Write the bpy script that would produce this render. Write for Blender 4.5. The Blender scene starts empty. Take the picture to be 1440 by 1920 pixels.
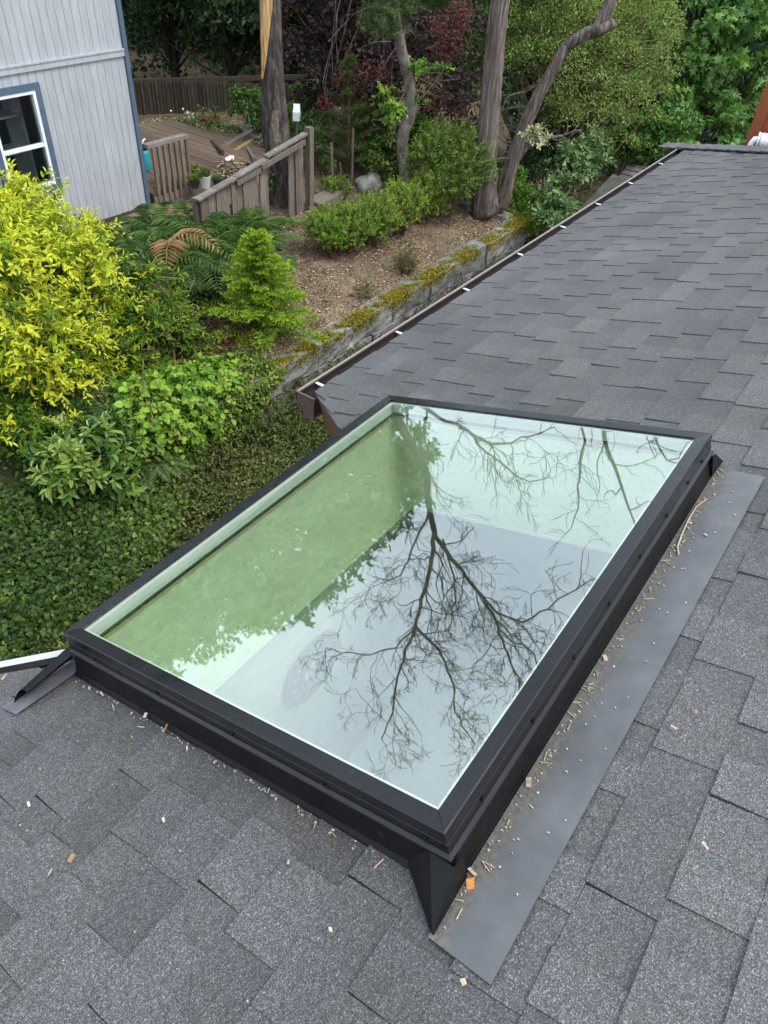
import bpy, math, random
import numpy as np
from mathutils import Matrix, Vector
rng = np.random.default_rng(7)
random.seed(7)
scene = bpy.context.scene
COL = scene.collection

# ------------------------------------------------------------------ camera
RC = np.array([[0.5821187122, 0.5210065991, -0.6242514947],
               [-0.8107080243, 0.4307933470, -0.3964462025],
               [0.0623723031, 0.7368644488, 0.6731570990]])      # camera axes -> world
CAM = np.array([0.0, 0.0, 5.0])
FPX = 1372.0                                                     # focal length in photo pixels
cd = bpy.data.cameras.new('camera')
cam = bpy.data.objects.new('camera', cd)
COL.objects.link(cam)
m4 = Matrix([list(RC[0]) + [CAM[0]], list(RC[1]) + [CAM[1]], list(RC[2]) + [CAM[2]], [0, 0, 0, 1]])
cam.matrix_world = m4
cd.sensor_fit = 'VERTICAL'
cd.sensor_height = 36.0
cd.lens = FPX / 1920.0 * 36.0
cd.clip_start = 0.05
cd.clip_end = 800
scene.camera = cam

# ------------------------------------------------------------------ sky, sun, exposure
world = bpy.data.worlds.new('World')
scene.world = world
world.use_nodes = True
wn, wl = world.node_tree.nodes, world.node_tree.links
wn.clear()
sky = wn.new('ShaderNodeTexSky')
sky.sky_type = 'NISHITA'
sky.sun_disc = False
SUN_EL, SUN_AZ = math.radians(58), math.radians(-75)             # azimuth of the sun in the xy plane, measured from +x
sky.sun_elevation = SUN_EL
sky.sun_rotation = math.radians(90) - SUN_AZ
sky.air_density = 1.0
sky.dust_density = 4.0
hsv = wn.new('ShaderNodeHueSaturation'); hsv.inputs['Saturation'].default_value = 0.32
wl.new(sky.outputs[0], hsv.inputs['Color'])
tc = wn.new('ShaderNodeTexCoord')
cn = wn.new('ShaderNodeTexNoise'); cn.inputs['Scale'].default_value = 2.2; cn.inputs['Detail'].default_value = 5; cn.inputs['Roughness'].default_value = .55
wl.new(tc.outputs['Generated'], cn.inputs['Vector'])
cr = wn.new('ShaderNodeValToRGB')
cr.color_ramp.elements[0].position = .30; cr.color_ramp.elements[0].color = (5.3, 6.3, 7.7, 1)
cr.color_ramp.elements[1].position = .72; cr.color_ramp.elements[1].color = (8.6, 9.6, 10.8, 1)
wl.new(cn.outputs['Fac'], cr.inputs['Fac'])
mx = wn.new('ShaderNodeMixRGB'); mx.inputs['Fac'].default_value = .72
wl.new(hsv.outputs[0], mx.inputs['Color1']); wl.new(cr.outputs[0], mx.inputs['Color2'])
bg = wn.new('ShaderNodeBackground'); bg.inputs['Strength'].default_value = 0.15
wl.new(mx.outputs[0], bg.inputs['Color'])
wo = wn.new('ShaderNodeOutputWorld')
wl.new(bg.outputs[0], wo.inputs['Surface'])

sd = bpy.data.lights.new('sun', 'SUN'); sd.energy = 1.1; sd.angle = math.radians(14); sd.color = (1.0, .96, .9)
sun = bpy.data.objects.new('sun', sd); COL.objects.link(sun)
sv = Vector((math.cos(SUN_EL) * math.cos(SUN_AZ), math.cos(SUN_EL) * math.sin(SUN_AZ), math.sin(SUN_EL)))
sun.rotation_euler = sv.to_track_quat('Z', 'Y').to_euler()
sun.location = (0, -6, 14)

scene.view_settings.view_transform = 'Standard'
scene.view_settings.look = 'None'
scene.view_settings.exposure = 0.9
scene.view_settings.gamma = 1.0
scene.render.engine = 'CYCLES'
scene.cycles.max_bounces = 10
scene.cycles.diffuse_bounces = 5
scene.cycles.glossy_bounces = 4
scene.cycles.transmission_bounces = 6
scene.cycles.transparent_max_bounces = 24
scene.cycles.use_denoising = True
scene.cycles.caustics_reflective = False
scene.cycles.caustics_refractive = False

# ------------------------------------------------------------------ geometry helpers
def ray(px, py):
    w = RC @ np.array([px - 720.0, 960.0 - py, -FPX])
    return w / np.linalg.norm(w)
def at(px, py, z=None, y=None, x=None, d=None):
    """the place in the world seen at a photo pixel, on a given height / wall plane / horizontal distance"""
    w = ray(px, py)
    if z is not None: s = (z - CAM[2]) / w[2]
    elif y is not None: s = y / w[1]
    elif x is not None: s = x / w[0]
    else: s = d / math.hypot(w[0], w[1])
    return CAM + w * s
def px_of(P):
    c = RC.T @ (np.asarray(P, float) - CAM)
    return np.array([720 + FPX * c[0] / -c[2], 960 - FPX * c[1] / -c[2]])
V2 = np.array([0.0, 0.953177, -0.302413])       # down the roof slope
NR = np.array([0.0, 0.302413, 0.953177])        # roof normal
HR = 1.43
def rp(u, v, t=0.0):                            # roof coordinates (along eave, down slope, above roof) -> world
    u, v, t = np.broadcast_arrays(np.asarray(u, float), np.asarray(v, float), np.asarray(t, float))
    return CAM + np.stack([u, v * V2[1] + (t - HR) * NR[1], v * V2[2] + (t - HR) * NR[2]], -1)
def rf(px, py, D):
    """place seen mirrored in the skylight glass at a photo pixel, D metres (horizontally) beyond the glass"""
    w = ray(px, py)
    o = CAM + w * (-(HR - .166) / (NR @ w))
    r = w - 2 * (w @ NR) * NR
    return o + r * (D / math.hypot(r[0], r[1]))

class Buf:
    def __init__(s): s.V = []; s.F = {}; s.n = 0; s.T = []
    def add(s, V, F, tone=0.5):
        V = np.asarray(V, float).reshape(-1, 3)
        if isinstance(F, np.ndarray): F = [F]
        else:
            g = {}
            for f in F: g.setdefault(len(f), []).append(f)
            F = [np.array(x) for x in g.values()]
        for f in F: s.F.setdefault(f.shape[1], []).append(f + s.n)
        s.V.append(V); s.n += len(V)
        s.T.append(np.broadcast_to(np.asarray(tone, float), (len(V),)) if np.ndim(tone) < 2 else tone)
        return s
    def hexa(s, p, tone=.5, bottom=True):       # 8 points: bottom ring 0-3, top ring 4-7
        F = [(4, 5, 6, 7), (0, 1, 5, 4), (1, 2, 6, 5), (2, 3, 7, 6), (3, 0, 4, 7)]
        if bottom: F.append((3, 2, 1, 0))
        return s.add(p, F, tone)
    def box(s, a, b, tone=.5):
        x0, y0, z0 = np.minimum(a, b); x1, y1, z1 = np.maximum(a, b)
        return s.hexa([(x0, y0, z0), (x1, y0, z0), (x1, y1, z0), (x0, y1, z0), (x0, y0, z1), (x1, y0, z1), (x1, y1, z1), (x0, y1, z1)], tone)
    def beam(s, a, b, w, h, up=(0, 0, 1), tone=.5):
        a, b, up = np.array(a, float), np.array(b, float), np.array(up, float)
        d = (b - a) / np.linalg.norm(b - a)
        sx = np.cross(d, up); sx /= np.linalg.norm(sx); sz = np.cross(sx, d)
        c = [(-.5, -.5), (.5, -.5), (.5, .5), (-.5, .5)]
        P = [e + sx * (w * i) + sz * (h * j) for e in (a, b) for i, j in c]
        return s.add(P, [(0, 1, 2, 3), (7, 6, 5, 4), (0, 4, 5, 1), (1, 5, 6, 2), (2, 6, 7, 3), (3, 7, 4, 0)], tone)
    def tube(s, path, rad, seg=8, cap=True, tone=.5, noise=0.0, flute=None):
        path = np.asarray(path, float); n = len(path)
        rad = np.broadcast_to(np.asarray(rad, float), (n,))
        tg = np.gradient(path, axis=0); tg /= np.linalg.norm(tg, axis=1)[:, None] + 1e-9
        ref = np.array([1.0, 0, 0]) if abs(tg[0][0]) < .9 else np.array([0, 1.0, 0])
        a = np.linspace(0, 2 * np.pi, seg, endpoint=False)
        V = []
        e1 = ref - tg[0] * (ref @ tg[0]); e1 /= np.linalg.norm(e1)
        for i in range(n):
            e1 = e1 - tg[i] * (e1 @ tg[i]); e1 /= np.linalg.norm(e1) + 1e-9
            e2 = np.cross(tg[i], e1)
            r = rad[i] * (1 + (noise * rng.standard_normal(seg) if noise else 0))
            if flute is not None: r = r * flute(a, i / max(n - 1, 1))
            V.append(path[i] + (np.cos(a) * r)[:, None] * e1 + (np.sin(a) * r)[:, None] * e2)
        V = np.concatenate(V)
        F = []
        for i in range(n - 1):
            for j in range(seg):
                k = (j + 1) % seg
                F.append((i * seg + j, i * seg + k, (i + 1) * seg + k, (i + 1) * seg + j))
        s.add(V, np.array(F), tone)
        if cap:
            s.F.setdefault(seg, []).append(np.array([[s.n - len(V) + j for j in range(seg)][::-1], [s.n - seg + j for j in range(seg)]]))
        return s
    def lathe(s, prof, c, seg=20, tone=.5, closed=False):  # prof [(r, z)]
        a = np.linspace(0, 2 * np.pi, seg, endpoint=False)
        V = np.array([(c[0] + r * np.cos(x), c[1] + r * np.sin(x), c[2] + z) for r, z in prof for x in a])
        F = [(i * seg + j, i * seg + (j + 1) % seg, (i + 1) * seg + (j + 1) % seg, (i + 1) * seg + j) for i in range(len(prof) - 1) for j in range(seg)]
        return s.add(V, F, tone)
    def prism(s, poly, ext, tone=.5):           # poly: list of 3-D points, extruded by a vector
        P = np.asarray(poly, float); n = len(P); Q = P + np.asarray(ext, float)
        F = [tuple(range(n)), tuple(range(2 * n - 1, n - 1, -1))] + [(i, i + n, (i + 1) % n + n, (i + 1) % n) for i in range(n)]
        return s.add(np.concatenate([P, Q]), F, tone)

ORIG = {}
def tag(o, label=None, cat=None, group=None, kind=None):
    if label: o['label'] = label
    if cat: o['category'] = cat
    if group: o['group'] = group
    if kind: o['kind'] = kind
    return o
def empty(name, loc, label, cat, group=None):
    o = bpy.data.objects.new(name, None)
    o.empty_display_size = .1
    COL.objects.link(o); o.location = tuple(loc)
    ORIG[o.name] = np.array(loc, float)
    return tag(o, label, cat, group)
def build(name, buf, mat, parent=None, label=None, cat=None, group=None, kind=None, smooth=False, fixn=False):
    V = np.concatenate(buf.V); T = np.concatenate(buf.T)
    lo, hi = V.min(0), V.max(0)
    org = np.array([(lo[0] + hi[0]) / 2, (lo[1] + hi[1]) / 2, lo[2]])
    me = bpy.data.meshes.new(name)
    Vl = (V - org).astype(np.float32)
    me.vertices.add(len(Vl)); me.vertices.foreach_set('co', Vl.ravel())
    ks = sorted(buf.F); arrs = [np.concatenate(buf.F[k]) for k in ks]
    nl = sum(a.size for a in arrs); nf = sum(len(a) for a in arrs)
    me.loops.add(nl); me.loops.foreach_set('vertex_index', np.concatenate([a.ravel() for a in arrs]).astype(np.int32))
    me.polygons.add(nf)
    st = np.concatenate([np.full(len(a), a.shape[1]) for a in arrs]); 
    me.polygons.foreach_set('loop_start', np.concatenate([[0], np.cumsum(st)[:-1]]).astype(np.int32))
    me.update(calc_edges=True); me.validate()
    at_ = me.attributes.new('tone', 'FLOAT', 'POINT')
    if len(me.vertices) == len(T): at_.data.foreach_set('value', T.astype(np.float32))
    me.polygons.foreach_set('use_smooth', np.full(len(me.polygons), bool(smooth)))
    if fixn:
        import bmesh
        bm = bmesh.new(); bm.from_mesh(me); bmesh.ops.recalc_face_normals(bm, faces=bm.faces); bm.to_mesh(me); bm.free()
    me.materials.append(mat)
    o = bpy.data.objects.new(name, me); COL.objects.link(o)
    ORIG[o.name] = org
    if parent is not None:
        o.parent = parent; o.location = tuple(org - ORIG[parent.name])
    else: o.location = tuple(org)
    return tag(o, label, cat, group, kind)

# ------------------------------------------------------------------ materials
def base_mat(name):
    m = bpy.data.materials.new(name); m.use_nodes = True
    nt = m.node_tree; nt.nodes.clear()
    out = nt.nodes.new('ShaderNodeOutputMaterial')
    return m, nt.nodes, nt.links, out
def ramp(N, stops):
    r = N.new('ShaderNodeValToRGB'); e = r.color_ramp.elements
    while len(e) < len(stops): e.new(.5)
    for el, (p, c) in zip(e, stops):
        el.position = p; el.color = (*c, 1)
    return r
def noise(N, L, vec, scale, detail=4, rough=.6):
    n = N.new('ShaderNodeTexNoise'); n.inputs['Scale'].default_value = scale; n.inputs['Detail'].default_value = detail; n.inputs['Roughness'].default_value = rough
    L.new(vec, n.inputs['Vector']); return n
def mix(N, L, a, b, f, mode='MIX'):
    m = N.new('ShaderNodeMixRGB'); m.blend_type = mode
    for sock, val in ((m.inputs['Color1'], a), (m.inputs['Color2'], b), (m.inputs['Fac'], f)):
        if hasattr(val, 'links') or hasattr(val, 'is_linked'): L.new(val, sock)
        elif isinstance(val, (int, float)): sock.default_value = val
        else: sock.default_value = (*val, 1)
    return m.outputs[0]
def pos(N, L, stretch=(1, 1, 1)):
    g = N.new('ShaderNodeNewGeometry')
    if stretch == (1, 1, 1): return g.outputs['Position']
    mp = N.new('ShaderNodeMapping'); mp.inputs['Scale'].default_value = stretch
    L.new(g.outputs['Position'], mp.inputs['Vector']); return mp.outputs[0]
def rough_mat(name, stops, scale=6, rough=.7, bump=.3, bscale=40, stretch=(1, 1, 1), spec=.3, metallic=0, tone=0.0, detail=6, spots=None, bdist=.01, rvar=0.0):
    """noise-coloured solid: colour ramp over noise, fine noise bump, optional spots (colour, scale, threshold) and per-piece tone"""
    m, N, L, out = base_mat(name)
    p = pos(N, L, stretch)
    n = noise(N, L, p, scale, detail)
    r = ramp(N, stops); L.new(n.outputs['Fac'], r.inputs['Fac'])
    c = r.outputs[0]
    if spots:
        for sc, ss, th in spots:
            n2 = noise(N, L, p, ss, 5, .65)
            r2 = ramp(N, [(th, (0, 0, 0)), (min(th + .08, 1), (1, 1, 1))]); L.new(n2.outputs['Fac'], r2.inputs['Fac'])
            c = mix(N, L, c, sc, r2.outputs[0])
    if tone:
        a = N.new('ShaderNodeAttribute'); a.attribute_name = 'tone'
        mr = N.new('ShaderNodeMapRange'); mr.inputs['To Min'].default_value = 1 - tone; mr.inputs['To Max'].default_value = 1 + tone
        L.new(a.outputs['Fac'], mr.inputs['Value'])
        vm = N.new('ShaderNodeVectorMath'); vm.operation = 'SCALE'
        L.new(c, vm.inputs[0]); L.new(mr.outputs[0], vm.inputs['Scale']); c = vm.outputs[0]
    b = N.new('ShaderNodeBsdfPrincipled')
    L.new(c, b.inputs['Base Color']); b.inputs['Roughness'].default_value = rough; b.inputs['Metallic'].default_value = metallic
    b.inputs['Specular IOR Level'].default_value = spec
    if rvar:
        nv = noise(N, L, p, 5.5, 7, .7); mv = N.new('ShaderNodeMapRange'); mv.inputs['From Min'].default_value = .3; mv.inputs['From Max'].default_value = .7; mv.inputs['To Min'].default_value = max(.05, rough - rvar); mv.inputs['To Max'].default_value = rough + rvar
        L.new(nv.outputs['Fac'], mv.inputs['Value']); L.new(mv.outputs[0], b.inputs['Roughness'])
    if bump:
        nb = noise(N, L, p, bscale, 6, .65)
        bu = N.new('ShaderNodeBump'); bu.inputs['Strength'].default_value = bump; bu.inputs['Distance'].default_value = bdist
        L.new(nb.outputs['Fac'], bu.inputs['Height']); L.new(bu.outputs[0], b.inputs['Normal'])
    L.new(b.outputs[0], out.inputs['Surface'])
    return m
def leaf_mat(name, stops, trans=.3, rough=.45, spec=.35, nscale=3.0, namt=.35):
    """leaf colour by the leaf's own tone plus patches; some light passes through"""
    m, N, L, out = base_mat(name)
    a = N.new('ShaderNodeAttribute'); a.attribute_name = 'tone'
    n = noise(N, L, pos(N, L), nscale, 3)
    ma = N.new('ShaderNodeMath'); ma.operation = 'MULTIPLY_ADD'; ma.inputs[1].default_value = namt; ma.inputs[2].default_value = -namt / 2
    L.new(n.outputs['Fac'], ma.inputs[0])
    ad = N.new('ShaderNodeMath'); ad.operation = 'ADD'; L.new(ma.outputs[0], ad.inputs[0]); L.new(a.outputs['Fac'], ad.inputs[1])
    r = ramp(N, stops); L.new(ad.outputs[0], r.inputs['Fac'])
    b = N.new('ShaderNodeBsdfPrincipled'); L.new(r.outputs[0], b.inputs['Base Color'])
    b.inputs['Roughness'].default_value = rough; b.inputs['Specular IOR Level'].default_value = spec
    t = N.new('ShaderNodeBsdfTranslucent')
    L.new(mix(N, L, r.outputs[0], (1.0, 1.0, .45), 1.0, 'MULTIPLY'), t.inputs['Color'])
    ms = N.new('ShaderNodeMixShader'); ms.inputs['Fac'].default_value = trans
    L.new(b.outputs[0], ms.inputs[1]); L.new(t.outputs[0], ms.inputs[2]); L.new(ms.outputs[0], out.inputs['Surface'])
    return m
def plain(name, col, rough=.5, spec=.4, metallic=0.0):
    return rough_mat(name, [(.3, tuple(.9 * c for c in col)), (.7, tuple(min(1, 1.08 * c) for c in col))], 9, rough, .08, 60, spec=spec, metallic=metallic)

def glass_mat(name, r0, tint):
    m, N, L, out = base_mat(name)
    g = N.new('ShaderNodeNewGeometry')
    n = noise(N, L, g.outputs['Position'], 2.6, 2)
    bu = N.new('ShaderNodeBump'); bu.inputs['Strength'].default_value = .004; bu.inputs['Distance'].default_value = .01
    L.new(n.outputs['Fac'], bu.inputs['Height'])
    dt = N.new('ShaderNodeVectorMath'); dt.operation = 'DOT_PRODUCT'
    L.new(g.outputs['Incoming'], dt.inputs[0]); L.new(g.outputs['Normal'], dt.inputs[1])
    ab = N.new('ShaderNodeMath'); ab.operation = 'ABSOLUTE'; L.new(dt.outputs['Value'], ab.inputs[0])
    om = N.new('ShaderNodeMath'); om.operation = 'SUBTRACT'; om.inputs[0].default_value = 1; L.new(ab.outputs[0], om.inputs[1])
    pw = N.new('ShaderNodeMath'); pw.operation = 'POWER'; pw.inputs[1].default_value = 5; L.new(om.outputs[0], pw.inputs[0])
    fr = N.new('ShaderNodeMath'); fr.operation = 'MULTIPLY_ADD'; fr.inputs[1].default_value = 1 - r0; fr.inputs[2].default_value = r0   # coated pane
    L.new(pw.outputs[0], fr.inputs[0])
    tr = N.new('ShaderNodeBsdfTransparent'); tr.inputs['Color'].default_value = (*tint, 1)
    gl = N.new('ShaderNodeBsdfGlossy'); gl.inputs['Roughness'].default_value = 0.0; gl.inputs['Color'].default_value = (1, 1, 1, 1)
    L.new(bu.outputs[0], gl.inputs['Normal'])
    ms = N.new('ShaderNodeMixShader'); L.new(fr.outputs[0], ms.inputs['Fac']); L.new(tr.outputs[0], ms.inputs[1]); L.new(gl.outputs[0], ms.inputs[2])
    L.new(ms.outputs[0], out.inputs['Surface'])
    return m
def window_glass_mat():
    m, N, L, out = base_mat('window_glass')
    g = N.new('ShaderNodeNewGeometry')
    lw = N.new('ShaderNodeLayerWeight'); lw.inputs['Blend'].default_value = .25
    tr = N.new('ShaderNodeBsdfTransparent'); tr.inputs['Color'].default_value = (.85, .88, .88, 1)
    gl = N.new('ShaderNodeBsdfGlossy'); gl.inputs['Roughness'].default_value = .01
    ms = N.new('ShaderNodeMixShader'); L.new(lw.outputs['Fresnel'], ms.inputs['Fac']); L.new(tr.outputs[0], ms.inputs[1]); L.new(gl.outputs[0], ms.inputs[2])
    L.new(ms.outputs[0], out.inputs['Surface'])
    return m
def shingle_mat():
    m, N, L, out = base_mat('asphalt_shingle')
    p = pos(N, L)
    g1 = noise(N, L, p, 330, 2, .7)
    r1 = ramp(N, [(.28, (.013, .013, .013)), (.45, (.048, .048, .048)), (.58, (.100, .099, .099)), (.74, (.31, .305, .30))])
    L.new(g1.outputs['Fac'], r1.inputs['Fac'])
    g2 = noise(N, L, p, 1.7, 4, .6)
    r2 = ramp(N, [(.3, (.80, .80, .80)), (.7, (1.12, 1.12, 1.12))]); L.new(g2.outputs['Fac'], r2.inputs['Fac'])
    c = mix(N, L, r1.outputs[0], r2.outputs[0], 1.0, 'MULTIPLY')
    g5 = noise(N, L, p, 95, 3, .7); r5 = ramp(N, [(.32, (.70, .70, .70)), (.68, (1.36, 1.36, 1.36))]); L.new(g5.outputs['Fac'], r5.inputs['Fac'])
    c = mix(N, L, c, r5.outputs[0], 1.0, 'MULTIPLY')
    g4 = noise(N, L, p, 3.1, 7, .72); r4 = ramp(N, [(.50, (0, 0, 0)), (.72, (.55, .55, .55))]); L.new(g4.outputs['Fac'], r4.inputs['Fac'])
    sc_ = N.new('ShaderNodeMixRGB'); sc_.blend_type = 'MULTIPLY'; sc_.inputs['Fac'].default_value = 1; L.new(c, sc_.inputs['Color1']); sc_.inputs['Color2'].default_value = (1.12, .98, .74, 1)
    c = mix(N, L, c, sc_.outputs[0], r4.outputs[0])
    v = N.new('ShaderNodeTexVoronoi'); v.inputs['Scale'].default_value = 120; L.new(p, v.inputs['Vector'])
    rv = ramp(N, [(.0, (1, 1, 1)), (.13, (0, 0, 0))]); L.new(v.outputs['Distance'], rv.inputs['Fac'])
    wn_ = N.new('ShaderNodeSeparateColor'); L.new(v.outputs['Color'], wn_.inputs[0])
    th = N.new('ShaderNodeMath'); th.operation = 'GREATER_THAN'; th.inputs[1].default_value = .88; L.new(wn_.outputs[0], th.inputs[0])
    mu = N.new('ShaderNodeMath'); mu.operation = 'MULTIPLY'; L.new(rv.outputs[0], mu.inputs[0]); L.new(th.outputs[0], mu.inputs[1])
    c = mix(N, L, c, (.62, .62, .60), mu.outputs[0])
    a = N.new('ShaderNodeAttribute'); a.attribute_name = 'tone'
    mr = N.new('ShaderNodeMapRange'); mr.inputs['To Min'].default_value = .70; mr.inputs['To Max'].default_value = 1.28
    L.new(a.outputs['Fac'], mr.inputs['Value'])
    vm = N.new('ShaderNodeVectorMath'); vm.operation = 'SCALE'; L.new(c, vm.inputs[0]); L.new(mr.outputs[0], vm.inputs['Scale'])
    b = N.new('ShaderNodeBsdfPrincipled'); L.new(vm.outputs[0], b.inputs['Base Color']); b.inputs['Roughness'].default_value = .62; b.inputs['Specular IOR Level'].default_value = .55
    bu = N.new('ShaderNodeBump'); bu.inputs['Strength'].default_value = .6; bu.inputs['Distance'].default_value = .002
    L.new(g1.outputs['Fac'], bu.inputs['Height']); L.new(bu.outputs[0], b.inputs['Normal'])
    L.new(b.outputs[0], out.inputs['Surface'])
    return m
def flashing_mat():
    """grey painted sheet metal with silt washed along the curb"""
    m, N, L, out = base_mat('flashing_metal')
    p = pos(N, L)
    n = noise(N, L, p, 7, 6); r = ramp(N, [(.3, (.070, .071, .075)), (.7, (.118, .119, .124))]); L.new(n.outputs['Fac'], r.inputs['Fac'])
    dt = N.new('ShaderNodeVectorMath'); dt.operation = 'DOT_PRODUCT'; dt.inputs[1].default_value = tuple(V2); L.new(p, dt.inputs[0])
    off = float(CAM @ V2)
    n2 = noise(N, L, p, 22, 6, .7)
    mm = N.new('ShaderNodeMath'); mm.operation = 'MULTIPLY_ADD'; mm.inputs[1].default_value = .13; mm.inputs[2].default_value = -off - .065
    L.new(n2.outputs['Fac'], mm.inputs[0])
    ad = N.new('ShaderNodeMath'); ad.operation = 'ADD'; L.new(dt.outputs['Value'], ad.inputs[0]); L.new(mm.outputs[0], ad.inputs[1])
    mr = N.new('ShaderNodeMapRange'); mr.inputs['From Min'].default_value = .535; mr.inputs['From Max'].default_value = .575; L.new(ad.outputs[0], mr.inputs['Value'])
    n3 = noise(N, L, p, 90, 5, .7); r3 = ramp(N, [(.32, (.045, .043, .036)), (.68, (.17, .155, .12))]); L.new(n3.outputs['Fac'], r3.inputs['Fac'])
    fc = N.new('ShaderNodeMath'); fc.operation = 'MULTIPLY'; fc.inputs[1].default_value = .8; L.new(mr.outputs[0], fc.inputs[0])
    c = mix(N, L, r.outputs[0], r3.outputs[0], fc.outputs[0])
    b = N.new('ShaderNodeBsdfPrincipled'); L.new(c, b.inputs['Base Color'])
    rr = N.new('ShaderNodeMapRange'); rr.inputs['To Min'].default_value = .42; rr.inputs['To Max'].default_value = .85; L.new(mr.outputs[0], rr.inputs['Value']); L.new(rr.outputs[0], b.inputs['Roughness'])
    bu = N.new('ShaderNodeBump'); bu.inputs['Strength'].default_value = .15; bu.inputs['Distance'].default_value = .01
    L.new(n.outputs['Fac'], bu.inputs['Height']); L.new(bu.outputs[0], b.inputs['Normal'])
    L.new(b.outputs[0], out.inputs['Surface'])
    return m
M = {}
M['shingle'] = shingle_mat()
M['glass'] = glass_mat('skylight_glass', .155, (.945, .99, .95))
M['glass_inner'] = glass_mat('skylight_inner_glass', .03, (.945, .99, .95))
M['wglass'] = window_glass_mat()
M['flash'] = flashing_mat()
M['flash_clean'] = rough_mat('clean_flashing', [(.3, (.085, .088, .097)), (.7, (.135, .138, .148))], 9, .45, .1, 60)
M['frame'] = rough_mat('black_frame_metal', [(.3, (.004, .004, .005)), (.7, (.008, .008, .009))], 14, .25, .05, 90, spec=.42, rvar=.14, spots=[((.05, .05, .05), 160, .72), ((.016, .016, .016), 3.5, .60)])
M['curb'] = rough_mat('black_curb_metal', [(.3, (.003, .003, .0035)), (.7, (.008, .008, .0085))], 11, .5, .15, 30, spec=.2, spots=[((.035, .032, .027), 45, .68)])
M['white_liner'] = plain('white_liner', (.82, .84, .80), .4)
M['gasket'] = plain('black_gasket', (.012, .012, .012), .6)
M['raw_wood'] = plain('raw_wood', (.55, .46, .26), .6)
M['drywall'] = rough_mat('textured_plaster', [(.35, (.78, .77, .60)), (.65, (.87, .85, .70))], 5, .7, .55, 16, spec=.25, bdist=.02, detail=8)
M['room_wall'] = plain('room_paint', (.50, .58, .60), .6)
M['room_floor'] = plain('room_floor', (.50, .56, .56), .5)
M['tub'] = plain('white_acrylic', (.88, .90, .90), .12, .5)
M['grey_iron'] = plain('grey_iron', (.13, .15, .17), .5)
M['clock_iron'] = plain('clock_iron', (.05, .06, .07), .5)
M['gutter'] = rough_mat('brown_gutter', [(.3, (.085, .055, .046)), (.7, (.13, .088, .075))], 12, .35, .05, 60, spec=.5, spots=[((.22, .19, .17), 120, .72)])
M['gutter_silt_shade'] = plain('gutter_silt_shade', (.018, .015, .012), .9)  # near-black: trough dirt, with the gutter's inner shade painted in
M['gutter_rim'] = plain('worn_skylit_rim', (.26, .21, .195), .4)  # worn brown, lightened to paint in the rim's sky highlight
M['fascia'] = rough_mat('brown_fascia', [(.3, (.10, .05, .034)), (.7, (.15, .078, .054))], 12, .5, .1, 60, spots=[((.5, .48, .45), 26, .74)])
M['white_metal'] = plain('white_metal', (.80, .80, .79), .4)
M['pale_metal'] = plain('pale_metal', (.50, .50, .50), .5)
M['siding'] = rough_mat('grey_siding', [(.32, (.36, .372, .39)), (.68, (.46, .472, .49))], 5, .75, .35, 26, stretch=(4, 4, .6), spec=.2, tone=.06, spots=[((.36, .35, .33), 14, .72)])
M['trim_blue'] = rough_mat('blue_trim', [(.3, (.070, .105, .150)), (.7, (.100, .145, .20))], 8, .6, .15, 40)
M['white_vinyl'] = plain('white_vinyl', (.82, .83, .83), .4)
M['dark_room'] = plain('dark_room', (.045, .045, .045), .8)
M['old_wood'] = rough_mat('weathered_wood', [(.3, (.10, .078, .06)), (.55, (.19, .155, .125)), (.75, (.29, .25, .21))], 7, .85, .6, 30, stretch=(9, 9, .8), tone=.3)
M['rail_wood'] = rough_mat('deck_rail_wood', [(.3, (.14, .10, .07)), (.7, (.25, .19, .14))], 7, .8, .4, 40, stretch=(8, 8, 1), tone=.2)
M['lichen_wood'] = rough_mat('lichen_wood', [(.3, (.13, .11, .09)), (.7, (.25, .22, .19))], 8, .9, .6, 40, tone=.2, spots=[((.50, .50, .46), 24, .60), ((.30, .24, .03), 9, .72)])
M['deck_wood'] = rough_mat('deck_boards', [(.3, (.10, .066, .046)), (.7, (.20, .142, .10))], 6, .8, .3, 40, stretch=(8, 1, 8), tone=.25)
M['dark_fence'] = rough_mat('old_dark_fence', [(.3, (.045, .034, .026)), (.7, (.10, .078, .06))], 7, .9, .5, 30, stretch=(8, 8, 1), tone=.3)
M['block'] = rough_mat('concrete_block', [(.28, (.11, .108, .10)), (.5, (.24, .235, .22)), (.75, (.40, .39, .365))], 5, .9, 1.0, 22, spec=.2, tone=.2, bdist=.03, spots=[((.07, .07, .06), 9, .68)])
M['moss'] = leaf_mat('golden_moss', [(.15, (.12, .098, .014)), (.5, (.28, .225, .024)), (.85, (.46, .39, .05))], .12, .9, .1, 8)
M['soil'] = None
M['bark_dark'] = rough_mat('dark_bark', [(.3, (.022, .017, .015)), (.5, (.075, .060, .054)), (.72, (.19, .165, .155))], 16, .95, 1.0, 38, stretch=(1, 1, .35), bdist=.03, spots=[((.19, .18, .16), 22, .70)])
M['bark_grey'] = rough_mat('grey_bark', [(.28, (.055, .036, .028)), (.45, (.17, .128, .108)), (.58, (.27, .225, .20)), (.75, (.46, .42, .385))], 14, .95, 1.0, 34, stretch=(2, 2, .16), bdist=.05, spots=[((.055, .042, .034), 5, .62), ((.42, .39, .36), 9, .68)])
M['bark_moss'] = rough_mat('mossy_bark', [(.28, (.085, .065, .05)), (.5, (.20, .17, .14)), (.75, (.36, .33, .29))], 14, .95, 1.0, 40, stretch=(1, 1, .5), bdist=.02, spots=[((.12, .075, .02), 4, .62)])
M['bark_twig'] = rough_mat('twig_bark', [(.3, (.12, .076, .042)), (.7, (.23, .155, .092))], 14, .9, .3, 60)
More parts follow.
